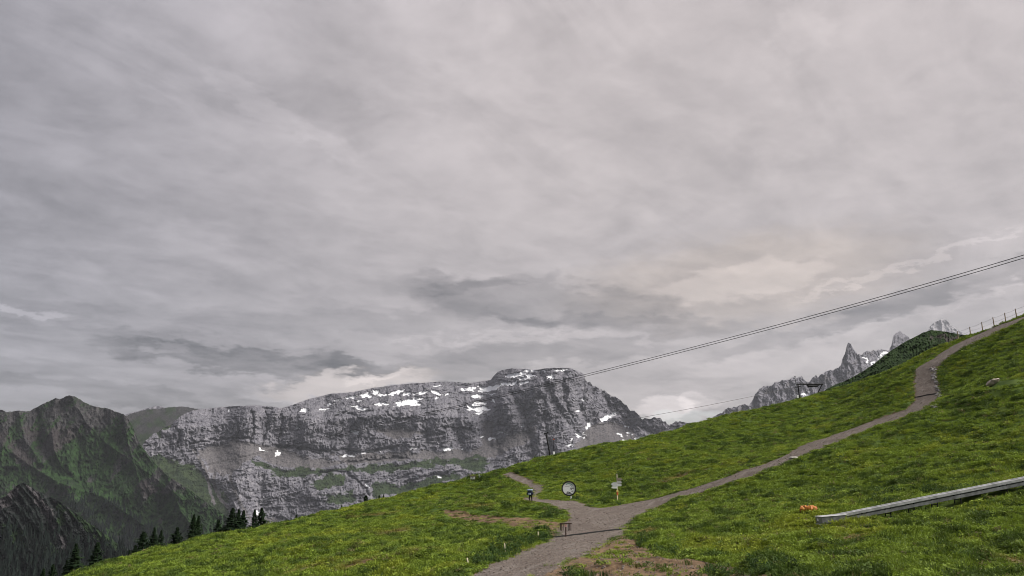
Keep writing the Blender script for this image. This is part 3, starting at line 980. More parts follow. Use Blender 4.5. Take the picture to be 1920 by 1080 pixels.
# --- grassy shoulder close behind the meadow
SSKY = [(1515, 766), (1528, 752), (1538, 740), (1550, 729), (1566, 721), (1582, 715), (1597, 708), (1618, 696), (1639, 682), (1655, 669), (1671, 657), (1693, 643), (1716, 631), (1732, 623), (1745, 618.5), (1760, 620), (1775, 622),
        (1800, 627), (1825, 629), (1860, 640), (1900, 655)]
m_shl = rock_mat('shoulder_grass', s=9.0, rock=((.028, .026, .023), (.05, .046, .042), (.09, .082, .076)), grass=((.016, .028, .012), (.028, .047, .018)), lean=R(20))
facade('grassy_shoulder', SSKY, [(1515, 800), (1640, 760), (1900, 700)], .8, 110, lambda x: np.interp(x, [1515, 1900], [420, 470]), lambda X, Y, t_: 34 + 0 * X,
       lambda X, Y, t_: -2.2 * ridged((X + Y) / 26, Y / 40, 4, 170) - .9 * ridged(X / 6, Y / 6, 3, 172),
       lambda X, Y, t_: (0 * X, np.clip(.9 + .3 * fbm(X / 10, Y / 9, 4, 171) - .45 * sstep(-np.hypot((X - 1770) / 42, (Y - 634) / 11), -1.2, -.4)
                                          - .35 * sstep(-(X - 1530) / 30, -1, 0), 0, 1), 0 * X), m_shl, jag=.35, label='dark green grassy shoulder behind the meadow crest', back=200)

# --- valley floor, the ground under it all
m_floor = rock_mat('valley_ground', s=.8, rock=((.03, .04, .025), (.05, .06, .035), (.09, .09, .07)))
N_ = 60
gx, gy = np.meshgrid(np.linspace(-10000, 10000, N_), np.linspace(-2500, 18800, N_))
gzv = -900 + 60 * fbm(gx / 3000, gy / 3000, 3, 180)
vf = grid_mesh('valley_floor', np.stack([gx, gy, gzv], -1).reshape(-1, 3), N_, N_, m_floor, attr=np.tile([0, .8, 0, 1.0], (N_ * N_, 1)))
tag(vf, 'deep green valley floor below the mountains', kind='structure')

# --- the air between
hz = MB().box((0, 8300, 1000), (20600, 22000, 4600)).build('haze', bpy.data.materials.new('haze'))
tag(hz, 'thin pale evening haze filling the valley air', kind='stuff')
hm = hz.data.materials[0]
hm.use_nodes = True
t = NT(hm.node_tree)
pv_ = t.n('ShaderNodeVolumePrincipled', i_Color=(.86, .90, 1.0), i_Density=HAZE, i_Anisotropy=.1)
t.n('ShaderNodeOutputMaterial', i_Volume=pv_.outputs[0])

# ================================================================== scattered growth (instanced)
def make_src(name, verts, faces, mat):
    me = bpy.data.meshes.new(name)
    me.from_pydata(verts, [], faces)
    me.materials.append(mat)
    me.update()
    return bpy.data.objects.new(name, me)


def scatter(name, P, rotz, scale, tint, pick, sources, label, tilt=None):
    """one object whose vertices carry instances of the sources"""
    me = bpy.data.meshes.new(name)
    n = len(P)
    me.vertices.add(n)
    me.vertices.foreach_set('co', P.astype(np.float32).ravel())
    rot = np.zeros((n, 3), np.float32)
    rot[:, 2] = rotz
    if tilt is not None:
        rot[:, :2] = tilt
    for nm, tp, dat, key in (('rot', 'FLOAT_VECTOR', rot, 'vector'), ('scl', 'FLOAT_VECTOR', scale, 'vector'), ('tint', 'FLOAT_VECTOR', tint, 'vector'), ('pick', 'INT', pick, 'value')):
        a_ = me.attributes.new(nm, tp, 'POINT')
        a_.data.foreach_set(key, np.ascontiguousarray(dat, np.int32 if tp == 'INT' else np.float32).ravel())
    o = bpy.data.objects.new(name, me)
    COL.objects.link(o)
    src = bpy.data.collections.new(name + '_sources')
    for k, s_ in enumerate(sources):
        s_.name = '%s_%02d' % (name, k)
        src.objects.link(s_)
    ng = bpy.data.node_groups.new(name + '_scatter', 'GeometryNodeTree')
    ng.interface.new_socket('Geometry', in_out='INPUT', socket_type='NodeSocketGeometry')
    ng.interface.new_socket('Geometry', in_out='OUTPUT', socket_type='NodeSocketGeometry')
    N = ng.nodes
    L = ng.links.new
    gi, go = N.new('NodeGroupInput'), N.new('NodeGroupOutput')
    ci = N.new('GeometryNodeCollectionInfo')
    ci.inputs['Collection'].default_value = src
    ci.inputs['Separate Children'].default_value = True
    ci.inputs['Reset Children'].default_value = True
    ip = N.new('GeometryNodeInstanceOnPoints')
    ip.inputs['Pick Instance'].default_value = True
    L(gi.outputs[0], ip.inputs['Points'])
    L(ci.outputs[0], ip.inputs['Instance'])

    def na(nm, tp):
        q = N.new('GeometryNodeInputNamedAttribute')
        q.data_type = tp
        q.inputs['Name'].default_value = nm
        return q.outputs['Attribute']
    L(na('pick', 'INT'), ip.inputs['Instance Index'])
    L(na('rot', 'FLOAT_VECTOR'), ip.inputs['Rotation'])
    L(na('scl', 'FLOAT_VECTOR'), ip.inputs['Scale'])
    L(ip.outputs[0], go.inputs[0])
    md = o.modifiers.new('scatter', 'NODES')
    md.node_group = ng
    tag(o, label, kind='stuff')
    return o


def leaf_mat(name, rough=.7, transl=.3, var=.25):
    m, t = new_mat(name)
    tint_ = t.n('ShaderNodeAttribute', attribute_name='tint', attribute_type='INSTANCER').outputs['Vector']
    pos_ = t.n('ShaderNodeNewGeometry').outputs['Position']
    n_ = t.smooth(t.noise(pos_, 9.0, 3, .6), .3, .7)
    c_ = t.n('ShaderNodeVectorMath', operation='SCALE', p0=tint_)
    t.set(c_.inputs['Scale'], t.m('ADD', 1 - var, t.m('MULTIPLY', n_, 2 * var)))
    b_ = t.n('ShaderNodeBsdfPrincipled', i_Base_Color=c_.outputs[0], i_Roughness=rough)
    b_.inputs['Specular IOR Level'].default_value = .15
    tr_ = t.n('ShaderNodeBsdfTranslucent', i_Color=c_.outputs[0])
    mx_ = t.n('ShaderNodeMixShader', p0=transl, p1=b_.outputs[0], p2=tr_.outputs[0])
    t.n('ShaderNodeOutputMaterial', i_Surface=mx_.outputs[0])
    return m


m_leaf = leaf_mat('grass_blade')


def tuft(seed, n, rad, h, wd, lean=.6):
    r = random.Random(seed)
    vs, fs = [], []
    for k in range(n):
        a, q = r.uniform(0, 6.283), rad * math.sqrt(r.random())
        bx, by = q * math.cos(a), q * math.sin(a)
        la = a + r.uniform(-.9, .9)
        ln = r.uniform(.15, 1) * lean * h
        hh = h * r.uniform(.55, 1.1) * (1 - .4 * q / rad)
        pa = la + 1.57
        ww = wd * r.uniform(.6, 1.3)
        ox, oy = math.cos(pa) * ww / 2, math.sin(pa) * ww / 2
        i = len(vs)
        vs += [(bx - ox, by - oy, -.05), (bx + ox, by + oy, -.05),
               (bx + math.cos(la) * ln * .4 - ox * .8, by + math.sin(la) * ln * .4 - oy * .8, hh * .65),
               (bx + math.cos(la) * ln * .4 + ox * .8, by + math.sin(la) * ln * .4 + oy * .8, hh * .65),
               (bx + math.cos(la) * ln, by + math.sin(la) * ln, hh)]
        fs += [(i, i + 1, i + 3, i + 2), (i + 2, i + 3, i + 4)]
    return vs, fs


def herb(seed, n, rad, h, lw):
    """low clump of broad leaves"""
    r = random.Random(seed)
    vs, fs = [], []
    for k in range(n):
        a, q = r.uniform(0, 6.283), rad * math.sqrt(r.random())
        c = Vector((q * math.cos(a), q * math.sin(a), h * r.uniform(.2, 1.0) * (1 - .5 * (q / rad) ** 2)))
        M = Euler((r.uniform(-.8, .8), r.uniform(-.8, .8), r.uniform(0, 6.28))).to_matrix()
        l_, w_ = lw * r.uniform(.7, 1.4), lw * r.uniform(.35, .6)
        i = len(vs)
        vs += [c + M @ Vector(p) for p in ((-l_ / 2, 0, 0), (0, -w_ / 2, .1 * l_), (l_ / 2, 0, 0), (0, w_ / 2, .1 * l_))]
        fs += [(i, i + 1, i + 2, i + 3)]
    return [tuple(v) for v in vs], fs


G = rng.random


def noise_cols(X, Y):
    """tint of the growth: mid green, yellowish, dark, with large and small patches"""
    n = len(X)
    big = fbm(X / 16, Y / 22, 3, 200)
    med = fbm(X / 3.5, Y / 5.0, 3, 210)
    yel = sstep(.6 * big + .8 * med + .12 * (G(n) - .5), .10, .75)
    drk = sstep(-.3 * big - .9 * fbm(X / 1.7, Y / 3.2, 3, 220) + .35 * (G(n) - .5), .12, .48)
    base = np.array([.150, .210, .027])
    yc = np.array([.205, .245, .028])
    dc = np.array([.045, .076, .016])  # dark herbs, their tone also standing in for shade between tussocks
    c = base[None] * (1 - yel[:, None]) + yc[None] * yel[:, None]
    c = c * (1 - .85 * drk[:, None]) + dc[None] * .85 * drk[:, None]
    c = c * (.68 + .64 * G(n))[:, None]
    return c, yel, drk


def field_points(n, d0, d1, t0=-.66, t1=.66):
    D = d0 + (d1 - d0) * G(n)
    T = t0 + (t1 - t0) * G(n)
    X, Y = T * D, D
    s_ = road_sd(X, Y)
    so_ = psd(X, Y, soil_pl, 3.0)
    tr_ = psd(X, Y, track_pl, 3.0)
    ok = (s_ < -.05 + .55 * (G(n) < .12) * (fbm(X / 1.2, Y / 2.5, 2, 241) > .05)) & (psd(X, Y, conv_pl, 3.0) < 0) & (np.hypot((X - bould[0]) / 1.1, (Y - bould[1] + 2.5) / 3.2) > 1)
    ok &= ~((so_ > 0) & (G(n) > .03 + .30 * sstep(fbm(X / 2.2, Y / 2.2, 3, 230), .15, .6)))
    ok &= ~((tr_ > 0) & (G(n) > .22))
    X, Y, s_ = X[ok], Y[ok], s_[ok]
    return X, Y, zfun(X, Y, s_), s_


X, Y, Z, s_ = field_points(175000, 29, 212)
c, yel, drk = noise_cols(X, Y)
pp = patches(X, Y)
kp = G(len(X)) > .55 * pp
X, Y, Z, c, pp, drk, yel = X[kp], Y[kp], Z[kp], c[kp], pp[kp], drk[kp], yel[kp]
br = np.array([.20, .135, .05])
c = c * (1 - .7 * pp[:, None]) + br[None] * (.7 * pp[:, None]) * (.7 + .6 * G(len(X)))[:, None]
dry = (G(len(X)) < .03)
c[dry] = np.array([.14, .13, .05]) * (.7 + .6 * G(dry.sum()))[:, None]
lod = .8 + Y / 160.0
hs = (.55 + .9 * G(len(X)) ** 1.5 + .35 * drk) * (1 - .45 * pp)
hs = hs * (1 - .55 * sstep(psd(X, Y, track_pl, 4.0), -3.0, -.3)) * (1 - .45 * sstep(psd(X, Y, road_pl, 3.0), -1.6, -.2))
scl = np.stack([lod * (.8 + .5 * G(len(X))), lod * (.8 + .5 * G(len(X))), hs * (.85 + Y / 420.0)], -1)
pick = rng.choice(6, len(X), p=[.2, .2, .18, .16, .14, .12])
src = [make_src('g', *tuft(1, 26, .24, .26, .03), m_leaf), make_src('g', *tuft(2, 30, .30, .20, .03, .9), m_leaf), make_src('g', *tuft(3, 22, .20, .34, .026), m_leaf),
       make_src('g', *herb(4, 30, .28, .20, .13), m_leaf), make_src('g', *herb(5, 26, .22, .26, .15), m_leaf), make_src('g', *herb(6, 36, .36, .14, .11), m_leaf)]
scatter('meadow_grass', np.stack([X, Y, Z], -1), G(len(X)) * 6.283, scl, c, pick, src, 'short green meadow grass and low herbs')

# taller dark weeds along the verges
spots = [(905, 1052, 26, 10, 70), (945, 1035, 26, 12, 90), (985, 1020, 24, 12, 90), (1015, 1006, 16, 8, 60), (1035, 970, 22, 6, 50), (1205, 1016, 12, 9, 24), (1250, 1030, 24, 5, 22),
         (1095, 1083, 34, 3, 16), (1345, 1076, 30, 5, 22), (1410, 1064, 18, 8, 40), (1450, 1078, 26, 8, 40), (905, 897, 30, 3, 60), (960, 893, 8, 2, 20), (975, 886, 12, 2, 26),
         (1690, 922, 80, 3, 60), (1650, 945, 30, 3, 30), (1800, 922, 60, 3, 40), (1080, 936, 10, 2, 16), (1157, 945, 8, 2, 14), (1850, 716, 10, 2, 8), (1770, 715, 8, 20, 30), (1715, 700, 4, 10, 14)]
WX, WY = [], []
for (cx, cy, rx, ry, n) in spots:
    for k in range(n):
        x_, y_ = unproject(cx + rx * rng.normal() * .6, cy + ry * rng.normal() * .6)
        WX.append(x_)
        WY.append(y_)
WX, WY = np.array(WX), np.array(WY)
ss = road_sd(WX, WY)
k = ss < .1
WX, WY, ss = WX[k], WY[k], ss[k]
WZ = zfun(WX, WY, ss)
wc = np.array([.04, .072, .018])[None] * (.6 + .9 * G(len(WX)))[:, None] + np.array([.03, .03, .0])[None] * (G(len(WX)) > .8)[:, None]
src2 = [make_src('w', *herb(14, 46, .30, .60, .17), m_leaf), make_src('w', *herb(15, 40, .26, .75, .15), m_leaf), make_src('w', *tuft(16, 26, .24, .65, .035), m_leaf)]
sw = (.45 + .45 * G(len(WX))) * (.9 + WY / 300)
scatter('verge_weeds', np.stack([WX, WY, WZ], -1), G(len(WX)) * 6.283, np.stack([sw, sw, sw], -1), wc, rng.choice(3, len(WX)), src2, 'taller dark weeds along the verges of the road')

# loose stones on the gravel and on the bare soil
m_stone = leaf_mat('loose_stone', .9, 0.0, .2)


def pebble(seed):
    r = random.Random(seed)
    bm = bmesh.new()
    bmesh.ops.create_icosphere(bm, subdivisions=1, radius=.5)
    for v in bm.verts:
        v.co = v.co * r.uniform(.7, 1.25)
        v.co.z *= .65
    bm.verts.index_update()
    out = [tuple(v.co) for v in bm.verts], [[v.index for v in f.verts] for f in bm.faces]
    bm.free()
    return out


n = 60000
D = 38 + 120 * G(n) ** 1.4
T = -.08 + .62 * G(n)
X, Y = T * D, D
s_ = psd(X, Y, road_pl, 3.0)
so_ = psd(X, Y, soil_pl, 3.0)
ok = (s_ > -.3) | ((so_ > -.2) & (G(n) < .6))
X, Y = X[ok], Y[ok]
Z = zfun(X, Y)
sz = (.025 + .10 * G(len(X)) ** 6 + .025 * G(len(X))) * (.8 + Y / 150)
tn = np.array([.165, .138, .120])[None] * (.65 + .7 * G(len(X)))[:, None]
scatter('loose_stones', np.stack([X, Y, Z + .01], -1), G(len(X)) * 6.283, np.stack([sz, sz, sz], -1), tn, rng.choice(4, len(X)), [make_src('p', *pebble(k), m_stone) for k in range(4)],
        'loose pale stones strewn on the gravel road')

# row of broken rocks along the inner edge of the upper road
ex, ey = [], []
edge = [(1752, 690), (1750, 705), (1755, 720), (1761, 735), (1762, 748), (1758, 758), (1752, 765)]
for k in range(130):
    q = rng.random() * (len(edge) - 1.001)
    i = int(q)
    f_ = q - i
    ux, uy = unproject(edge[i][0] * (1 - f_) + edge[i + 1][0] * f_ + rng.normal() * 2.2, edge[i][1] * (1 - f_) + edge[i + 1][1] * f_)
    ex.append(ux)
    ey.append(uy)
ex, ey = np.array(ex), np.array(ey)
ez = zfun(ex, ey)
sz = .2 + .45 * G(len(ex)) ** 2
scatter('rubble_edging', np.stack([ex, ey, ez + .05], -1), G(len(ex)) * 6.283, np.stack([sz * 1.2, sz, sz * .9], -1), np.array([.30, .285, .28])[None] * (.6 + .8 * G(len(ex)))[:, None],
        rng.choice(4, len(ex)), [make_src('p', *pebble(20 + k), m_stone) for k in range(4)], 'broken pale rocks along the edge of the upper road')

# ================================================================== far wood on the spur and the slopes behind
m_far = leaf_mat('far_conifer', .9, 0.0, .3)


def far_tree(seed):
    r = random.Random(seed)
    vs, fs = [], []
    for lv in range(5):
        z0, z1 = lv * .18, lv * .18 + .34
        rr = .24 * (1 - lv / 5.6)
        n_ = 7
        i = len(vs)
        vs += [(rr * r.uniform(.6, 1.2) * math.cos(6.283 * k / n_), rr * r.uniform(.6, 1.2) * math.sin(6.283 * k / n_), z0 + r.uniform(-.04, .04)) for k in range(n_)] + [(0, 0, min(z1, 1.0))]
        fs += [(i + k, i + (k + 1) % n_, i + n_) for k in range(n_)]
    return vs, fs


def pts_on(obj, n, test):
    me = obj.data
    co = np.empty(len(me.vertices) * 3, np.float32)
    me.vertices.foreach_get('co', co)
    co = co.reshape(-1, 3)
    dep = math.cos(PITCH) * co[:, 1] + math.sin(PITCH) * (co[:, 2] - CZ)
    up = -math.sin(PITCH) * co[:, 1] + math.cos(PITCH) * (co[:, 2] - CZ)
    px, py = 960 + F * co[:, 0] / dep, 540 - F * up / dep
    pr = test(px, py)
    pr = pr * (rng.random(len(pr)) < 1)
    idx = rng.choice(len(co), n, replace=True, p=pr / pr.sum())
    return co[idx] + rng.normal(size=(n, 3)) * [2, 4, 0]


P1 = pts_on(spur, 3000, lambda x, y: sstep(y + .22 * (130 - x), 985, 1075) * (fbm(x / 26, y / 20, 3, 300) > -.18) + .02 * (y > 930))
P2 = pts_on(bpy.data.objects['green_mountain'], 1300, lambda x, y: (sstep(y - .55 * (x - 230), 950, 1020) * (x < 440) * (x > 120) * (fbm(x / 30, y / 24, 3, 310) > -.1) + .004 * (y > 935)) * (x < 430)
             + .5 * (np.abs(y - (940 + .62 * (x - 200))) < 4) * (x > 170) * (x < 330))
P = np.concatenate([P1, P2])
h = np.concatenate([10 + 11 * G(len(P1)), 16 + 14 * G(len(P2))])
far_c = np.array([.0035, .0075, .0055])[None] * (.6 + .9 * G(len(P)))[:, None]
scatter('far_wood', P - [0, 0, 1.0], G(len(P)) * 6.283, np.stack([h, h, h], -1), far_c, rng.choice(3, len(P)), [make_src('t', *far_tree(k), m_far) for k in range(3)],
        'far dark conifer wood on the lower slopes')

# ================================================================== spruces behind the crest
m_bark = simple('bark', (.05, .038, .03), .9)
m_needle, t = new_mat('spruce_needles')
pos = t.n('ShaderNodeTexCoord').outputs['Object']
ri = t.n('ShaderNodeObjectInfo').outputs['Random']
nn = t.noise(pos, 3.0, 4, .6)
cc = t.mix(t.smooth(nn, .3, .7), (.006, .012, .006), (.015, .027, .011))
finish(t, cc, .9, .05)


def crown_mesh(seed, slim=1.0, double=False):
    r = random.Random(seed)
    mb = MB()
    tips = [(0.0, 1.0)] + ([(.055, .97)] if double else [])
    for (ox, hh) in tips:
        L = 34
        for lv in range(L):
            q = lv / (L - 1)
            z = .06 + (hh - .07) * q
            rad = (.235 * (1 - q) ** .85 + .012) * slim * r.uniform(.75, 1.12)
            if double and q > .55:
                rad *= .8
            nb = 7 if q < .7 else 5
            a0 = r.uniform(0, 6.28)
            for k in range(nb):
                a = a0 + 6.283 * k / nb + r.uniform(-.3, .3)
                rr = rad * r.uniform(.6, 1.15)
                dr = rr * r.uniform(.15, .55)
                ca, sa = math.cos(a), math.sin(a)
                wd = rr * .34 + .006
                vs = []
                o_ = Vector((ox * (q > .5), 0, z))
                seg = 4
                for s_ in range(seg + 1):
                    f = s_ / seg
                    c_ = o_ + Vector((ca * rr * f, sa * rr * f, -dr * f * f + .02 * f))
                    ww = wd * math.sin(math.pi * min(1, .18 + .82 * f)) * r.uniform(.55, 1.2)
                    vs += [c_ + Vector((-sa * ww, ca * ww, -.35 * ww - .004)), c_, c_ + Vector((sa * ww, -ca * ww, -.35 * ww - .004))]
                fs = []
                for s_ in range(seg):
                    b_ = s_ * 3
                    fs += [(b_, b_ + 1, b_ + 4, b_ + 3), (b_ + 1, b_ + 2, b_ + 5, b_ + 4)]
                mb.add(vs, fs)
                # hanging twigs
                for s_ in range(2):
                    f = r.uniform(.3, .95)
                    c_ = o_ + Vector((ca * rr * f, sa * rr * f, -dr * f * f))
                    tl = .035 + .02 * r.random()
                    tw = Vector((-sa, ca, 0)) * .012
                    mb.add([c_ - tw, c_ + tw, c_ + Vector((0, 0, -tl))], [(0, 1, 2)])
    me = bpy.data.meshes.new('crown')
    me.from_pydata(mb.v, [], mb.f)
    me.materials.append(m_needle)
    return me


tm = MB().tube([(0, 0, -.06), (0, 0, .3), (0, 0, .7), (.004, 0, .99)], [.022, .017, .009, .002], 8)
trunk_me = bpy.data.meshes.new('trunk')
trunk_me.from_pydata(tm.v, [], tm.f)
trunk_me.materials.append(m_bark)
crowns = [crown_mesh(1), crown_mesh(2, .85), crown_mesh(3, 1.1), crown_mesh(4, .9, True)]
SPRUCE = [  # top x, top y, width, crown kind, label
    (143, 1019, 1.0, 0, 'dark spruce standing alone in the lower left corner'),
    (184, 1017, 1.0, 2, 'dark spruce second from the left, before the far wood'),
    (82, 1066, .9, 1, 'dark spruce tip lowest in the left corner'),
    (100, 1058, .9, 2, 'dark spruce just right of the lowest spruce tip'),
    (126, 1050, .7, 0, 'small dark spruce close beside the lone corner spruce'),
    (226, 1042, .7, 2, 'tiny dark spruce left of the small spruces at the row end'),
    (243, 1031, .8, 1, 'small dark spruce at the left foot of the spruce row'),
    (254, 1022, .9, 0, 'short dark spruce touching the left side of a taller spruce'),
    (270, 997, 1.1, 2, 'broad dark spruce, first tall one of the row along the crest'),
    (290, 989, .9, 1, 'slender dark spruce, left one of a close pair'),
    (303, 994, .8, 0, 'slender dark spruce, right one of a close pair'),
    (333, 989, 1.1, 0, 'broad dark spruce standing singly between two gaps'),
    (364, 964, 1.05, 3, 'tall dark spruce with a forked double top'),
    (389, 1004, .7, 1, 'tiny dark spruce right of the forked spruce'),
    (410, 974, 1.0, 1, 'bluish dark spruce left of the dense tall clump'),
    (437, 952, 1.1, 2, 'tallest dark spruce of the dense clump, its left one'),
    (448, 955, .9, 1, 'dark spruce in the middle of the dense clump'),
    (457, 957, .9, 0, 'dark spruce at the right side of the dense clump'),
    (478, 955, .9, 1, 'slim dark spruce, left of the last tall pair'),
    (491, 952, 1.05, 0, 'dark spruce at the right end of the tall row'),
    (556, 965, .6, 1, 'thin little spruce peeping over the crest beside the rock'),
    (641, 946, .6, 0, 'tiny spruce tip below the rocky dome'),
    (686, 929, .9, 2, 'small bushy spruce on the crest left of two slim ones'),
    (711, 929, .6, 1, 'slim small spruce, left of two on the crest'),
    (719, 927, .6, 0, 'slim small spruce, right of two on the crest')]
_cx, _cd, _cy = [p[0] for p in CREST], [p[2] for p in CREST], [p[1] for p in CREST]
for i, (px, py, wd, kind, lab) in enumerate(SPRUCE):
    D = np.interp(px, _cx, _cd) * (1.11 + .03 * ((i * 7) % 3))
    tp = at(px, py, D)
    gz_ = gz(tp.x, tp.y)
    hgt = tp.z - gz_ + .15
    rt = empty('spruce_tree', (tp.x, tp.y, gz_ - .15), random.uniform(0, 6.28))
    hw = max(hgt, 4.0) * wd * random.uniform(1.6, 1.8)
    for nm, me in (('trunk', trunk_me), ('crown', crowns[kind])):
        o = bpy.data.objects.new(nm, me)
        COL.objects.link(o)
        o.parent = rt
        o.scale = (hw, hw, hgt)
    tag(rt, lab, 'spruce', 'spruces behind the meadow crest')

# ================================================================== things on the meadow
m_white = simple('white_paint', (.84, .85, .84), .5, var=.04)
m_black = simple('black_paint', (.012, .012, .014), .5, var=.2)
m_dark = simple('dark_steel', (.02, .02, .022), .5, .4, var=.3)
m_galv = simple('galvanised_steel', (.20, .205, .21), .5, .4, var=.35, scale=3)
m_alu = simple('aluminium', (.44, .445, .45), .45, .4, var=.3, scale=2)
m_rubber = simple('black_rubber', (.018, .018, .018), .8, var=.2)
m_wood = simple('weathered_wood', (.28, .22, .16), .85, var=.3, scale=9)
m_palewood = simple('pale_wood', (.66, .58, .44), .8, var=.2, scale=9)
m_darkwood = simple('dark_wood', (.07, .045, .035), .8, var=.35, scale=9)
m_grey = simple('grey_board', (.5, .5, .5), .6, var=.12)
m_ltgrey = simple('light_grey_board', (.66, .67, .69), .6, var=.1)
m_brown = simple('brown_board', (.26, .22, .18), .7, var=.15)
m_yellow = simple('yellow_sign', (.68, .55, .16), .5, var=.08)
m_red = simple('red_paint', (.45, .09, .04), .5, var=.1)
m_teal = simple('teal_print', (.16, .36, .35), .5, var=.08)
m_orange = simple('orange_plastic', (.36, .13, .025), .6, var=.35, scale=5)
m_rockp = simple('pinkish_rock', (.42, .35, .31), .9, var=.3, scale=3)
m_cable = simple('steel_cable', (.03, .03, .033), .5, .5, var=.2)
m_skin = simple('skin', (.46, .29, .21), .6, var=.06)
m_navy = simple('navy_cloth', (.012, .017, .035), .9, var=.3)
m_blue = simple('pale_blue_cloth', (.28, .34, .46), .8, var=.2)
m_trouser = simple('black_cloth', (.010, .010, .012), .9, var=.3)
m_hair = simple('dark_hair', (.02, .015, .012), .7, var=.3)


def face_cam(p):
    """turn about z so that local -y looks at the camera"""
    return math.atan2(-p.x, p.y) * 1.0


def unit(p):
    return p.y / F * 1.02          # metres per photo pixel there


# --- round information sign
p = ground(1067, 936)
u = unit(p)
s = empty('round_sign', p, face_cam(p))
tag(s, 'round white information board in a thick black ring beside the path', 'sign')
rr = 13.2 * u
cz_ = (at(1066, 916, p.y).z - p.z)
ring = MB()
N_ = 40
vs, fs = [], []
for k in range(N_):
    a = 2 * math.pi * k / N_
    for (q, y_) in ((rr, -.12), (rr, .12), (rr * .84, .12), (rr * .84, -.12)):
        vs.append((q * math.cos(a), y_, cz_ + q * math.sin(a)))
for k in range(N_):
    for j in range(4):
        fs.append((k * 4 + j, k * 4 + (j + 1) % 4, ((k + 1) % N_) * 4 + (j + 1) % 4, ((k + 1) % N_) * 4 + j))
ring.add(vs, fs)
ring.build('ring', m_black, s)
MB().cyl((0, .03, cz_), (0, -.03, cz_), rr * .855, n=40).build('panel', m_white, s)
# the print: teal arcs at the top, a dark bar, small dark pictures, black ground at the foot
arc = MB()
for (q0, q1, a0, a1) in ((.60, .70, 40, 128), (.44, .49, 20, 80)):
    for k in range(10):
        b0, b1 = R(a0 + (a1 - a0) * k / 10), R(a0 + (a1 - a0) * (k + 1) / 10)
        arc.add([(rr * q0 * math.cos(b0), -.034, cz_ + rr * q0 * math.sin(b0)), (rr * q1 * math.cos(b0), -.034, cz_ + rr * q1 * math.sin(b0)),
                 (rr * q1 * math.cos(b1), -.034, cz_ + rr * q1 * math.sin(b1)), (rr * q0 * math.cos(b1), -.034, cz_ + rr * q0 * math.sin(b1))], [(0, 1, 2, 3)])
arc.build('printed_arc', m_teal, s)
MB().box((.42 * rr, -.036, cz_ + .05 * rr), (.5 * rr, .008, .1 * rr)).build('printed_bar', m_black, s)
MB().box((-.22 * rr, -.036, cz_ + .28 * rr), (.62 * rr, .006, .06 * rr)).build('printed_line', m_grey, s)
for (x_, z_, a_, b_) in ((.30, -.14, .12, .12), (.42, -.36, .14, .12), (-.16, -.48, .30, .14), (.10, -.52, .22, .12)):
    MB().ball((x_ * rr, -.036, cz_ + z_ * rr), (a_ * rr / 1.6, .006, b_ * rr / 1.6), 1, .2, 3).build('printed_picture', m_black, s)
MB().box((0, -.036, cz_ - .70 * rr), (.70 * rr, .008, .14 * rr)).build('printed_ground', m_black, s)
MB().cyl((.25 * rr, 0, -.3), (.25 * rr, 0, cz_ - rr * .92), .11, .08).build('foot', m_ltgrey, s)
MB().box((.1, 0, -.02), (1.5, .5, .14), bev=.03).build('base_shadow_slab', m_black, s)  # black slab standing in for the shadow around the foot

# --- signpost
p = ground(1158, 943)
u = unit(p)
s = empty('signpost', p, face_cam(p))
tag(s, 'tall hiking signpost with grey and white boards at the road junction', 'signpost')
H = 48 * u
MB().tube([(0, 0, -.3), (0, 0, H * .5), (0, 0, H)], [.055, .05, .045], 10).build('post', m_palewood, s)


def board(name, x0, x1, y0, y1, mat, tip, yy):
    a0, a1 = (x0 - 1157.5) * u, (x1 - 1157.5) * u
    z0, z1 = (943 - y1) * u, (943 - y0) * u
    zm = (z0 + z1) / 2
    t_ = min(.35 * (z1 - z0) * 2, .25)
    pts = [(a0, z0), (a1, z0), (a1 + t_, zm), (a1, z1), (a0, z1)] if tip > 0 else [(a1, z0), (a1, z1), (a0, z1), (a0 - t_, zm), (a0, z0)]
    vs = [(q[0], yy - .02, q[1]) for q in pts] + [(q[0], yy + .02, q[1]) for q in pts]
    n_ = len(pts)
    MB().add(vs, [tuple(range(n_)), tuple(range(2 * n_ - 1, n_ - 1, -1))] + [(k, k + n_, (k + 1) % n_ + n_, (k + 1) % n_) for k in range(n_)]).build(name, mat, s)


board('arrow_board', 1157.2, 1164, 901.2, 906.2, m_brown, 1, -.07)
board('arrow_board', 1157.2, 1163.5, 906.8, 911.2, m_grey, 1, -.07)
board('arrow_board', 1157.2, 1163.5, 911.7, 915.8, m_ltgrey, 1, -.07)
board('arrow_board', 1150, 1157.8, 909.2, 915.4, m_ltgrey, -1, -.12)
board('arrow_board', 1149.4, 1157.8, 916, 919.8, m_white, -1, -.12)
MB().box((0, -.07, 18.5 * u), (4.2 * u, .03, 3 * u), bev=.01).build('yellow_plate', m_yellow, s)
MB().cyl((0, 0, 11.5 * u), (0, 0, 17 * u), .10, .10, 10).build('red_band', m_red, s)
MB().cyl((0, 0, H), (0, 0, H + .08), .05, .02, 10).build('cap', m_galv, s)
MB().ball((0, 0, 0), (.35, .3, .16), 2, .15, 4).build('foot_block', m_darkwood, s)

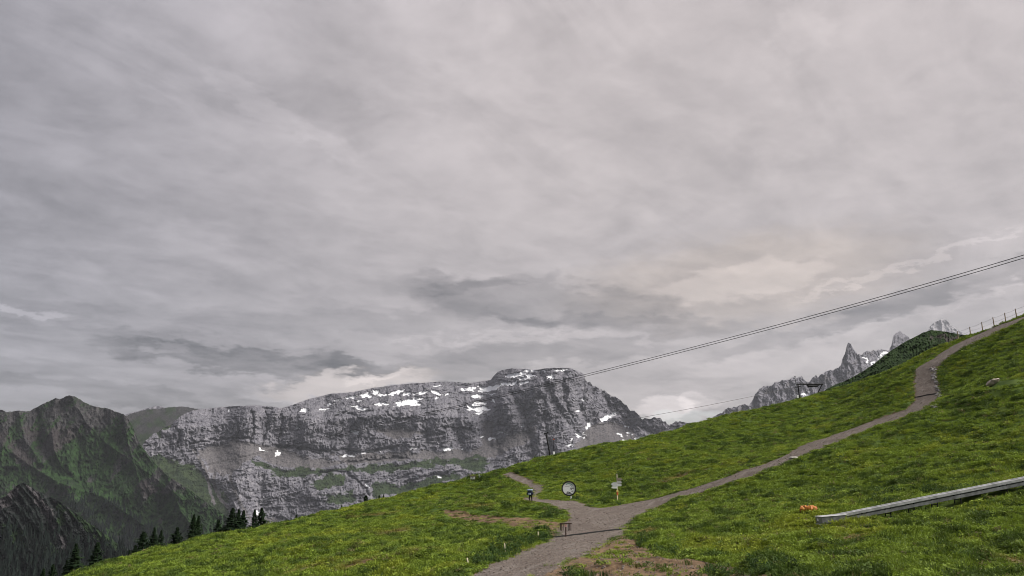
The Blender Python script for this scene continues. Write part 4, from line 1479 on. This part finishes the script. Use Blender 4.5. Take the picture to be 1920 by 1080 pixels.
# --- stand with hanging rods at the road side
p = ground(1061, 1006)
u = unit(p)
s = empty('rod_stand', p, face_cam(p))
tag(s, 'dark wooden stand with hanging rods at the road edge', 'stand')
H = 22.5 * u
MB().box((0, 0, H * .5 - .1), (.10, .10, H + .2 - .04), bev=.012).build('post', m_darkwood, s)
MB().box((0, 0, H + .02), (22 * u, .20, .075), bev=.015).build('crossbar', m_darkwood, s)
for k, x_ in enumerate((-9.5, -7.2, -4.6, 4.4, 6.8, 9.2)):
    MB().cyl((x_ * u, 0, H - .02), (x_ * u, 0, H - (11.5 + (k % 2)) * u), .028, n=8).build('hanging_rod', m_darkwood if k % 3 else m_rubber, s)
MB().box((0, -.07, H - 3.5 * u), (3.6 * u, .03, 4.6 * u), bev=.006).build('red_white_plate', simple('faded_red', (.50, .30, .26), .6, var=.3, scale=20), s)

# --- drainage channels across the road
def channel(name, pa, pb, lab, wd=.16):
    A, B = ground(*pa), ground(*pb)
    s = empty(name, A)
    tag(s, lab, 'drain', 'drain channels across the gravel road')
    n_ = 14
    dirv = (B - A)
    side = Vector((-dirv.y, dirv.x, 0)).normalized()
    for sgn in (-1, 1):
        mb = MB()
        for k in range(n_):
            q0, q1 = A + dirv * (k / n_), A + dirv * ((k + 1) / n_)
            vs = []
            for q in (q0, q1):
                z = gz(q.x, q.y)
                c_ = Vector((q.x, q.y, z)) + side * sgn * wd
                vs += [c_ - side * .03 + Vector((0, 0, -.1)) - A, c_ + side * .03 + Vector((0, 0, -.1)) - A, c_ + side * .03 + Vector((0, 0, .07)) - A, c_ - side * .03 + Vector((0, 0, .07)) - A]
            mb.add(vs, [(0, 1, 5, 4), (1, 2, 6, 5), (2, 3, 7, 6), (3, 0, 4, 7)])
        mb.build('rail', m_rubber, s)
    mb = MB()
    for k in range(n_):
        q0, q1 = A + dirv * (k / n_), A + dirv * ((k + 1) / n_)
        vs = []
        for q in (q0, q1):
            z = gz(q.x, q.y) + .022
            vs += [Vector((q.x, q.y, z)) - side * wd * .78 - A, Vector((q.x, q.y, z)) + side * wd * .78 - A]
        mb.add(vs, [(0, 1, 3, 2)])
    mb.build('channel_bed', m_rubber, s)


channel('drain_channel', (1040, 1007), (1163, 993), 'dark drain channel crossing the road beside the rod stand')
channel('drain_channel', (1716, 744), (1756, 738), 'dark drain channel crossing the steep upper bend of the road', .12)

# --- pale stakes in the verge
for (bx, by, tx, ty, lab) in ((1009, 1008, 1009, 997, 'short pale stake in the weeds, nearest the rod stand'), (947, 1038, 946, 1019, 'tall pale stake in the dark weeds, middle of three'),
                              (878, 1064, 876, 1046, 'pale stake leaning left at the bottom, lowest of three')):
    p = ground(bx, by)
    tp = at(tx, ty, p.y)
    s = MB().tube([(0, 0, -.25), tuple((tp - p) * .5), tuple(tp - p)], [.045, .04, .036], 8).build('wooden_stake', m_palewood, None, loc=p)
    tag(s, lab, 'stake', 'pale stakes beside the lower road')

# --- conveyor lift
A = ground(1556, 984)
B_ = unproject(1990, 901)
B = Vector((B_[0], B_[1], gz(*B_)))
dv = (B - A)
s = empty('conveyor_lift', A)
tag(s, 'long aluminium conveyor lift on the grass with a silver end box', 'conveyor lift')
dh = Vector((dv.x, dv.y, 0)).normalized()
sd_ = Vector((dh.y, -dh.x, 0))          # towards the viewer, to the right of the run
if sd_.y > 0:
    sd_ = -sd_
n_ = 40
line = []
zs = [gz(*(A + dv * (k / n_)).xy) for k in range(n_ + 1)]
fit = np.polyfit(np.linspace(0, 1, n_ + 1), zs, 1)
for k in range(n_ + 1):
    q = A + dv * (k / n_)
    line.append(Vector((q.x, q.y, float(np.polyval(fit, k / n_)) + .02)) - A)


def rail(off, z0, z1, th, k0=0, k1=None):
    mb = MB()
    pts = line[k0:k1]
    vs, fs = [], []
    for q in pts:
        c_ = q + sd_ * off
        vs += [c_ - sd_ * th / 2 + Vector((0, 0, z0)), c_ + sd_ * th / 2 + Vector((0, 0, z0)), c_ + sd_ * th / 2 + Vector((0, 0, z1)), c_ - sd_ * th / 2 + Vector((0, 0, z1))]
    for k in range(len(pts) - 1):
        b_ = 4 * k
        fs += [(b_ + j, b_ + (j + 1) % 4, b_ + 4 + (j + 1) % 4, b_ + 4 + j) for j in range(4)]
    fs += [(3, 2, 1, 0), tuple(len(vs) - 4 + j for j in range(4))]
    return mb.add(vs, fs)


rail(.42, .50, .66, .10).build('side_rail', m_alu, s)
rail(-.42, .50, .66, .10).build('side_rail', m_alu, s)
rail(.45, .24, .42, .06).build('lower_beam', m_galv, s)
rail(-.45, .24, .42, .06).build('lower_beam', m_galv, s)
rail(0, .565, .60, .72).build('belt', m_alu, s)
for k in range(2, n_, 4):
    q = line[k]
    MB().cyl(q + sd_ * .40 + Vector((0, 0, -.5)), q + sd_ * .40 + Vector((0, 0, .52)), .035).cyl(q - sd_ * .40 + Vector((0, 0, -.5)), q - sd_ * .40 + Vector((0, 0, .52)), .035) \
        .box(q + Vector((0, 0, .12)), (.06, .80, .06), rot=(0, 0, math.atan2(dh.y, dh.x))).build('support', m_dark, s)
ang = math.atan2(dv.z, Vector((dv.x, dv.y)).length)
zr = math.atan2(dh.y, dh.x)
bx = MB().box((0, 0, 0), (1.5, 1.12, .42), bev=.03).build('end_box', m_galv, s)
bx.location = line[0] + Vector((0, 0, .46)) + dh * .1
bx.rotation_euler = (0, -ang * .5, zr)
lid = MB().box((0, 0, .225), (1.56, 1.18, .03), bev=.01).build('lid', m_alu, bx)
MB().box((-.77, .1, .03), (.04, .12, .14), bev=.01).build('switch', m_white, bx)
MB().box((-.62, 0, -.26), (.5, 1.0, .12), bev=.02).build('roller_guard', m_alu, bx)
MB().box((.1, .75, .08), (.8, .24, .30), bev=.03).build('drive_cover', m_rubber, bx)
for sx in (-.55, .55):
    for sy in (-.45, .45):
        MB().cyl((sx, sy, -.8), (sx, sy, -.2), .04).build('leg', m_dark, bx)

# --- orange rolled net beside it
p = ground(1517, 972)
u = unit(p)
s = empty('orange_net_roll', p, face_cam(p))
tag(s, 'crumpled orange safety net lying left of the conveyor end box', 'safety net')
for k, (x_, z_, r_, ln) in enumerate(((0, .17, .20, 26), (-.12, .30, .13, 20), (.2, .29, .14, 17))):
    mb = MB()
    pts, rad = [], []
    rr = random.Random(k)
    for j in range(9):
        f = j / 8 - .5
        pts.append((x_ + f * ln * u, rr.uniform(-.05, .05) + .1 * k - .1, z_ + rr.uniform(-.04, .04) - .1 * abs(f)))
        rad.append(r_ * rr.uniform(.75, 1.15))
    mb.tube(pts, rad, 9)
    mb.build('fold', m_orange, s)
MB().tube([(-.06, -.12, .02), (-.07, -.16, .3), (-.02, .02, .5), (.0, .2, .3)], .022, 6).build('strap', m_black, s)

# --- hiker on the path
p = ground(995, 944.5)
u = unit(p)
K = 23.5 * u / 1.62             # scale for a 1.62 m figure with its pack


def person():
    caps = []

    def cap(a, b, ra, rb):
        caps.append((Vector(a), Vector(b), ra, rb))
    for sx in (-1, 1):
        fy = .10 * sx
        cap((sx * .10, 0, .86), (sx * .105, -.03 + fy * .6, .48), .088, .062)
        cap((sx * .105, -.03 + fy * .6, .48), (sx * .10, .05 + fy, .09), .060, .040)
        cap((sx * .10, .06 + fy, .045), (sx * .115, -.14 + fy + .03, .035), .045, .040)
        cap((sx * .185, .01, 1.32), (sx * .27, -.05, 1.08), .056, .043)
        cap((sx * .27, -.05, 1.08), (sx * .20, -.22, .98), .042, .030)
        hb = Vector((sx * .20, -.22, .98))
        cap(hb, hb + Vector((-sx * .01, -.08, -.01)), .034, .034)
        for k, ln in enumerate((.055, .07, .075, .068)):
            f0 = hb + Vector((sx * (-.028 + .018 * k), -.10, .0))
            f1 = f0 + Vector((0, -ln * .6, -.015))
            cap(f0, f1, .0095, .009)
            cap(f1, f1 + Vector((0, -ln * .3, -.03)), .009, .008)
        cap(hb + Vector((-sx * .03, -.03, .005)), hb + Vector((-sx * .062, -.085, -.01)), .012, .010)
    cap((-.055, 0, .90), (.055, 0, .90), .115, .115)
    cap((0, 0, .95), (0, -.02, 1.18), .125, .135)
    cap((-.09, -.02, 1.27), (.09, -.02, 1.27), .115, .115)
    cap((-.12, -.01, 1.34), (.12, -.01, 1.34), .065, .065)
    cap((0, -.02, 1.36), (0, -.05, 1.48), .052, .048)
    cap((0, -.055, 1.54), (0, -.05, 1.60), .076, .088)
    cap((0, -.135, 1.555), (0, -.150, 1.535), .012, .016)
    for sx in (-1, 1):
        cap((sx * .085, -.045, 1.57), (sx * .09, -.035, 1.545), .016, .012)
    bm = bmesh.new()
    for (a, b, ra, rb) in caps:
        n = max(3, int((b - a).length / (min(ra, rb) * .35)) + 1)
        for k in range(n):
            f = k / (n - 1)
            bmesh.ops.create_icosphere(bm, subdivisions=2, radius=ra + (rb - ra) * f, matrix=Matrix.Translation(a.lerp(b, f)))
    me = bpy.data.meshes.new('person_raw')
    bm.to_mesh(me)
    bm.free()
    o = bpy.data.objects.new('person_raw', me)
    COL.objects.link(o)
    rm = o.modifiers.new('r', 'REMESH')
    rm.mode = 'VOXEL'
    rm.voxel_size = .0105
    sm = o.modifiers.new('s', 'SMOOTH')
    sm.iterations = 2
    dg = bpy.context.evaluated_depsgraph_get()
    out = bpy.data.meshes.new_from_object(o.evaluated_get(dg))
    bpy.data.objects.remove(o)
    out.name = 'body'
    out.materials.clear()
    for m_ in (m_trouser, m_navy, m_skin, m_hair, m_blue):
        out.materials.append(m_)
    for q in out.polygons:
        c_ = q.center
        if c_.z < .92:
            q.material_index = 0
        elif c_.z < 1.42:
            hand = c_.y < -.225 and c_.z < 1.05
            q.material_index = 2 if hand else 1
        else:
            q.material_index = 3 if (c_.z > 1.60 or (c_.y > -.06 and c_.z > 1.5)) else 2
    out.shade_smooth()
    return out


s = empty('person', p, face_cam(p) + R(160))
tag(s, 'person in dark clothes carrying a big pale blue backpack on the path', 'person')
body = bpy.data.objects.new('body', person())
COL.objects.link(body)
body.parent = s
body.scale = (K * 1.22, K, K)
pk = MB().box((0, .24, 1.20), (.36, .24, .50), bev=.07).build('backpack', m_navy, s)
pk.scale = (K * 1.55, K * 1.2, K)
q_ = MB().tube([(-.22, .24, 1.52), (-.1, .25, 1.55), (.1, .25, 1.55), (.22, .24, 1.52)], [.10, .12, .12, .10], 12).build('sleeping_roll', m_blue, pk, True)
MB().box((0, .38, 1.08), (.24, .07, .24), bev=.03).build('pocket', m_blue, pk)
for sx in (-1, 1):
    MB().ball((sx * .22, .24, 1.12), (.06, .09, .17), 2).build('side_pouch', m_navy, pk, True)
    MB().tube([(sx * .11, .14, 1.38), (sx * .115, .0, 1.425), (sx * .115, -.13, 1.34), (sx * .14, -.10, 1.12), (sx * .15, .10, 1.02)], .022, 6).build('strap', m_rubber, pk)

# --- notice board on the left crest, a low pale box beside it
p = ground(886, 899.5)
u = unit(p)
s = empty('notice_board', p, face_cam(p))
tag(s, 'small white notice board between two posts on the left crest', 'sign')
for x_ in (-4.8, 4.6):
    MB().box((x_ * u, .03, 4 * u), (.12, .12, 13 * u), bev=.02).build('post', m_darkwood, s)
MB().box((0, -.05, 3.4 * u), (8.2 * u, .06, 6.6 * u), bev=.015).build('panel', m_white, s)
MB().box((.6 * u, -.09, 5 * u), (1.6 * u, .02, 1.2 * u)).build('printed_picture', m_rubber, s)
MB().box((0, -.02, 7.4 * u), (9.6 * u, .34, .07), rot=(R(14), 0, 0), bev=.01).build('roof_board', m_darkwood, s)
p = ground(901, 896)
s = empty('low_box', p, face_cam(p))
tag(s, 'low pale box with a stake just right of the notice board', 'box')
MB().box((0, 0, .12), (4.5 * u, .5, .42), bev=.03).build('body', m_ltgrey, s)
MB().box((0, 0, .345), (4.9 * u, .56, .04), bev=.01).build('lid', m_white, s)
MB().cyl((-2.8 * u, 0, -.3), (-2.8 * u, 0, 7 * u), .04).build('stake', m_ltgrey, s)

# --- fence on the upper right crest
posts = [(1797, 636, 1795, 621), (1820, 628, 1818, 613), (1843, 622, 1840.5, 604), (1864.5, 613, 1861.5, 595), (1886, 604, 1883.5, 586.5), (1906.5, 594.5, 1903.5, 579), (1929, 585, 1926, 569), (1952, 576, 1949, 559)]
s0 = empty('post_fence', ground(1843, 622))
tag(s0, 'wire fence with wooden posts on the upper right crest', 'fence')
base0 = s0.location.copy()
tops = []
for (bx_, by_, tx_, ty_) in posts:
    a_, b_ = ray(bx_, by_)
    e_ = (zfun(a_ * _rd, _rd) - CZ) / _rd
    kk = int(e_.argmax())
    D = float(_rd[kk]) * 1.005
    g_ = Vector((float(a_ * D), D, gz(a_ * D, D)))
    u = D / F * 1.02
    tz = at(tx_, ty_, D)
    tz.z = max(tz.z, g_.z + 1.0)
    tops.append((g_, tz))
    MB().tube([g_ - base0 + Vector((0, 0, -.3)), (g_ + tz) / 2 - base0, tz - base0], [.11, .10, .085], 8).build('post', m_wood, s0)
for f_ in (.93, .52):
    pts = []
    for i in range(len(tops) - 1):
        for k in range(4):
            q0 = tops[i][0].lerp(tops[i][1], f_)
            q1 = tops[i + 1][0].lerp(tops[i + 1][1], f_)
            w_ = k / 4
            pts.append(q0.lerp(q1, w_) - base0 + Vector((0, 0, -.10 * 4 * w_ * (1 - w_))))
    pts.append(tops[-1][0].lerp(tops[-1][1], f_) - base0)
    MB().tube(pts, .018, 5).build('wire', m_galv, s0)

# --- portal tower of the drag lift
def crest_pt(px, k=1.0):
    a_, b_ = ray(px, 700)
    e_ = (zfun(a_ * _rd, _rd) - CZ) / _rd
    D = float(_rd[int(e_.argmax())]) * k
    return Vector((float(a_ * D), D, gz(a_ * D, D)))


p = crest_pt(1500)
D = p.y
u = unit(p)
s = empty('lift_portal', p)
tag(s, 'black drag lift portal with a slanting leg on the crest', 'lift tower')


def lp(px, py, dd=0.0):
    return at(px, py, D + dd) - p


MB().tube([lp(1500, 758), lp(1498.5, 740), lp(1496, 719)], [.17, .15, .13], 8).build('upright', m_dark, s)
MB().tube([lp(1524, 756), lp(1533, 738), lp(1541, 721.5)], [.14, .13, .12], 8).build('slanting_leg', m_dark, s)
MB().tube([lp(1493.5, 720.4), lp(1518, 720.2), lp(1543, 720.5)], [.15, .15, .15], 8).build('crossbeam', m_dark, s)
sh = MB().tube([lp(1513, 722.5), lp(1517, 723.6), lp(1531, 723.4), lp(1536, 722)], [.12, .22, .2, .1], 8).build('sheave_beam', m_dark, s)
for x_ in (1516, 1520, 1524, 1528, 1532):
    c_ = lp(x_, 724.4)
    MB().cyl(c_ + Vector((0, -.06, 0)), c_ + Vector((0, .06, 0)), .2, n=12).build('wheel', m_rubber, sh)
MB().tube([lp(1494, 721), lp(1491.5, 714), lp(1490.5, 707)], [.06, .05, .045], 6).build('mast', m_galv, s)
MB().box(lp(1490.4, 706.6), (.32, .2, .2), bev=.03).build('lamp_head', m_dark, s)
MB().tube([lp(1490, 726), lp(1496, 725.5), lp(1502, 723.5)], [.09, .11, .08], 6).build('arm', m_dark, s)
MB().box(lp(1495.5, 744), (.38, .3, .62), bev=.04).build('control_box', m_white, s)
portal_rope = at(1491, 725.7, D)

# --- lift pole in the middle of the crest
p = crest_pt(1033)
D = p.y
s = empty('lift_pole', p)
tag(s, 'leaning black lift pole with a short crossarm on the central crest', 'pole')
MB().tube([lp(1034, 868), lp(1029, 840), lp(1024, 813)], [.19, .16, .13], 10).build('pole', m_dark, s)
MB().tube([lp(1020.5, 814.4), lp(1023.5, 812.6), lp(1027, 811.8)], [.07, .1, .07], 6).build('crossarm', m_dark, s)
for x_, y_ in ((1021, 813), (1026.6, 811)):
    c_ = lp(x_, y_)
    MB().cyl(c_ + Vector((0, -.06, 0)), c_ + Vector((0, .06, 0)), .16, n=12).build('wheel', m_rubber, s)
pole_rope = at(1026.5, 810.5, D)

# --- thin lance with a white box behind it
a_, b_ = ray(1038, 857)
D = p.y * 1.06
p = Vector((float(a_ * D), D, gz(a_ * D, D)))
s = empty('snow_lance', p)
tag(s, 'thin dark lance with a white box, right of the leaning lift pole', 'snow lance')
MB().tube([Vector((0, 0, -.3)), lp(1038.4, 845), lp(1038, 825)], [.075, .06, .05], 8).build('pole', m_dark, s)
MB().box(lp(1038.4, 850), (3.2 * unit(p), .3, 6 * unit(p)), bev=.04).build('control_box', m_white, s)
MB().tube([lp(1036.8, 823), lp(1038, 824.5), lp(1039.6, 823.4)], [.09, .1, .12], 8).build('nozzle_head', m_red, s)

# --- rope of the drag lift
def sag(A, B, dip, n=24):
    return [A.lerp(B, k / n) + Vector((0, 0, -dip * 4 * (k / n) * (1 - k / n))) for k in range(n + 1)]


o = MB().tube(sag(pole_rope, portal_rope, .5), .035, 5).build('lift_rope', m_cable)
tag(o, 'thin rope from the leaning lift pole up to the lift portal', 'rope')

# --- two ropeway cables across the picture
CP = [(-75, 973), (100, 934), (300, 891), (500, 846), (700, 799.5), (859, 762), (1000, 728), (1100, 703), (1300, 652), (1480, 605), (1652, 559), (1800, 517), (1920, 481), (2200, 392), (2600, 250)]
cxs = [q[0] for q in CP]
cys = [q[1] for q in CP]
for off, lab in ((-.165, 'upper one of the two ropeway cables spanning the sky'), (.165, 'lower one of the two ropeway cables spanning the sky')):
    pts = []
    for px in np.linspace(-75, 2600, 120):
        coef = np.polyfit(cxs, cys, 4)
        D = 1 / (.00106 + 5e-6 * px)
        q = at(px, float(np.polyval(coef, px)), D)
        pts.append(q + Vector((0, 0, -off)))
    o = MB().tube(pts, .038, 6).build('ropeway_cable', m_cable)
    tag(o, lab, 'cable', 'ropeway cables')

# --- small things lying about
p = ground(1860, 724)
s = MB()
bm = bmesh.new()
bmesh.ops.create_icosphere(bm, subdivisions=3, radius=1.0)
u = unit(p)
for v in bm.verts:
    n_ = perlin(np.array([v.co.x * 1.6 + 3]), np.array([v.co.z * 1.6 + v.co.y]), 7)[0]
    c_ = v.co * (1 + .35 * n_)
    c_.z = min(c_.z, .55)
    v.co = Vector((c_.x * 9 * u + c_.z * 2 * u, c_.y * .7, c_.z * 9 * u * .9 - .1 + .25 * c_.x))
bm.verts.index_update()
s.add([v.co for v in bm.verts], [[v.index for v in f.verts] for f in bm.faces])
bm.free()
o = s.build('boulder', m_rockp, None, loc=p + Vector((0, -.2, .42)))
o.rotation_euler = (R(-8), R(12), face_cam(p))
tag(o, 'pinkish flat boulder half sunk in the grass right of the upper road', 'boulder')
p = ground(1352, 987.5)
o = MB().box((0, 0, .08), (24 * unit(p), .22, .06), rot=(0, R(-2), R(4)), bev=.01).build('plank', m_palewood, None, loc=p)
tag(o, 'pale plank lying in the grass left of the orange net', 'plank')
p = ground(1489, 859)
o = MB().ball((0, 0, .05), (10 * unit(p), .7, .14), 2, .12, 5).build('flat_stone', simple('pale_stone', (.42, .40, .37), .9, var=.2), None, loc=p)
tag(o, 'pale flat stone slab on the gravel road halfway up', 'stone')
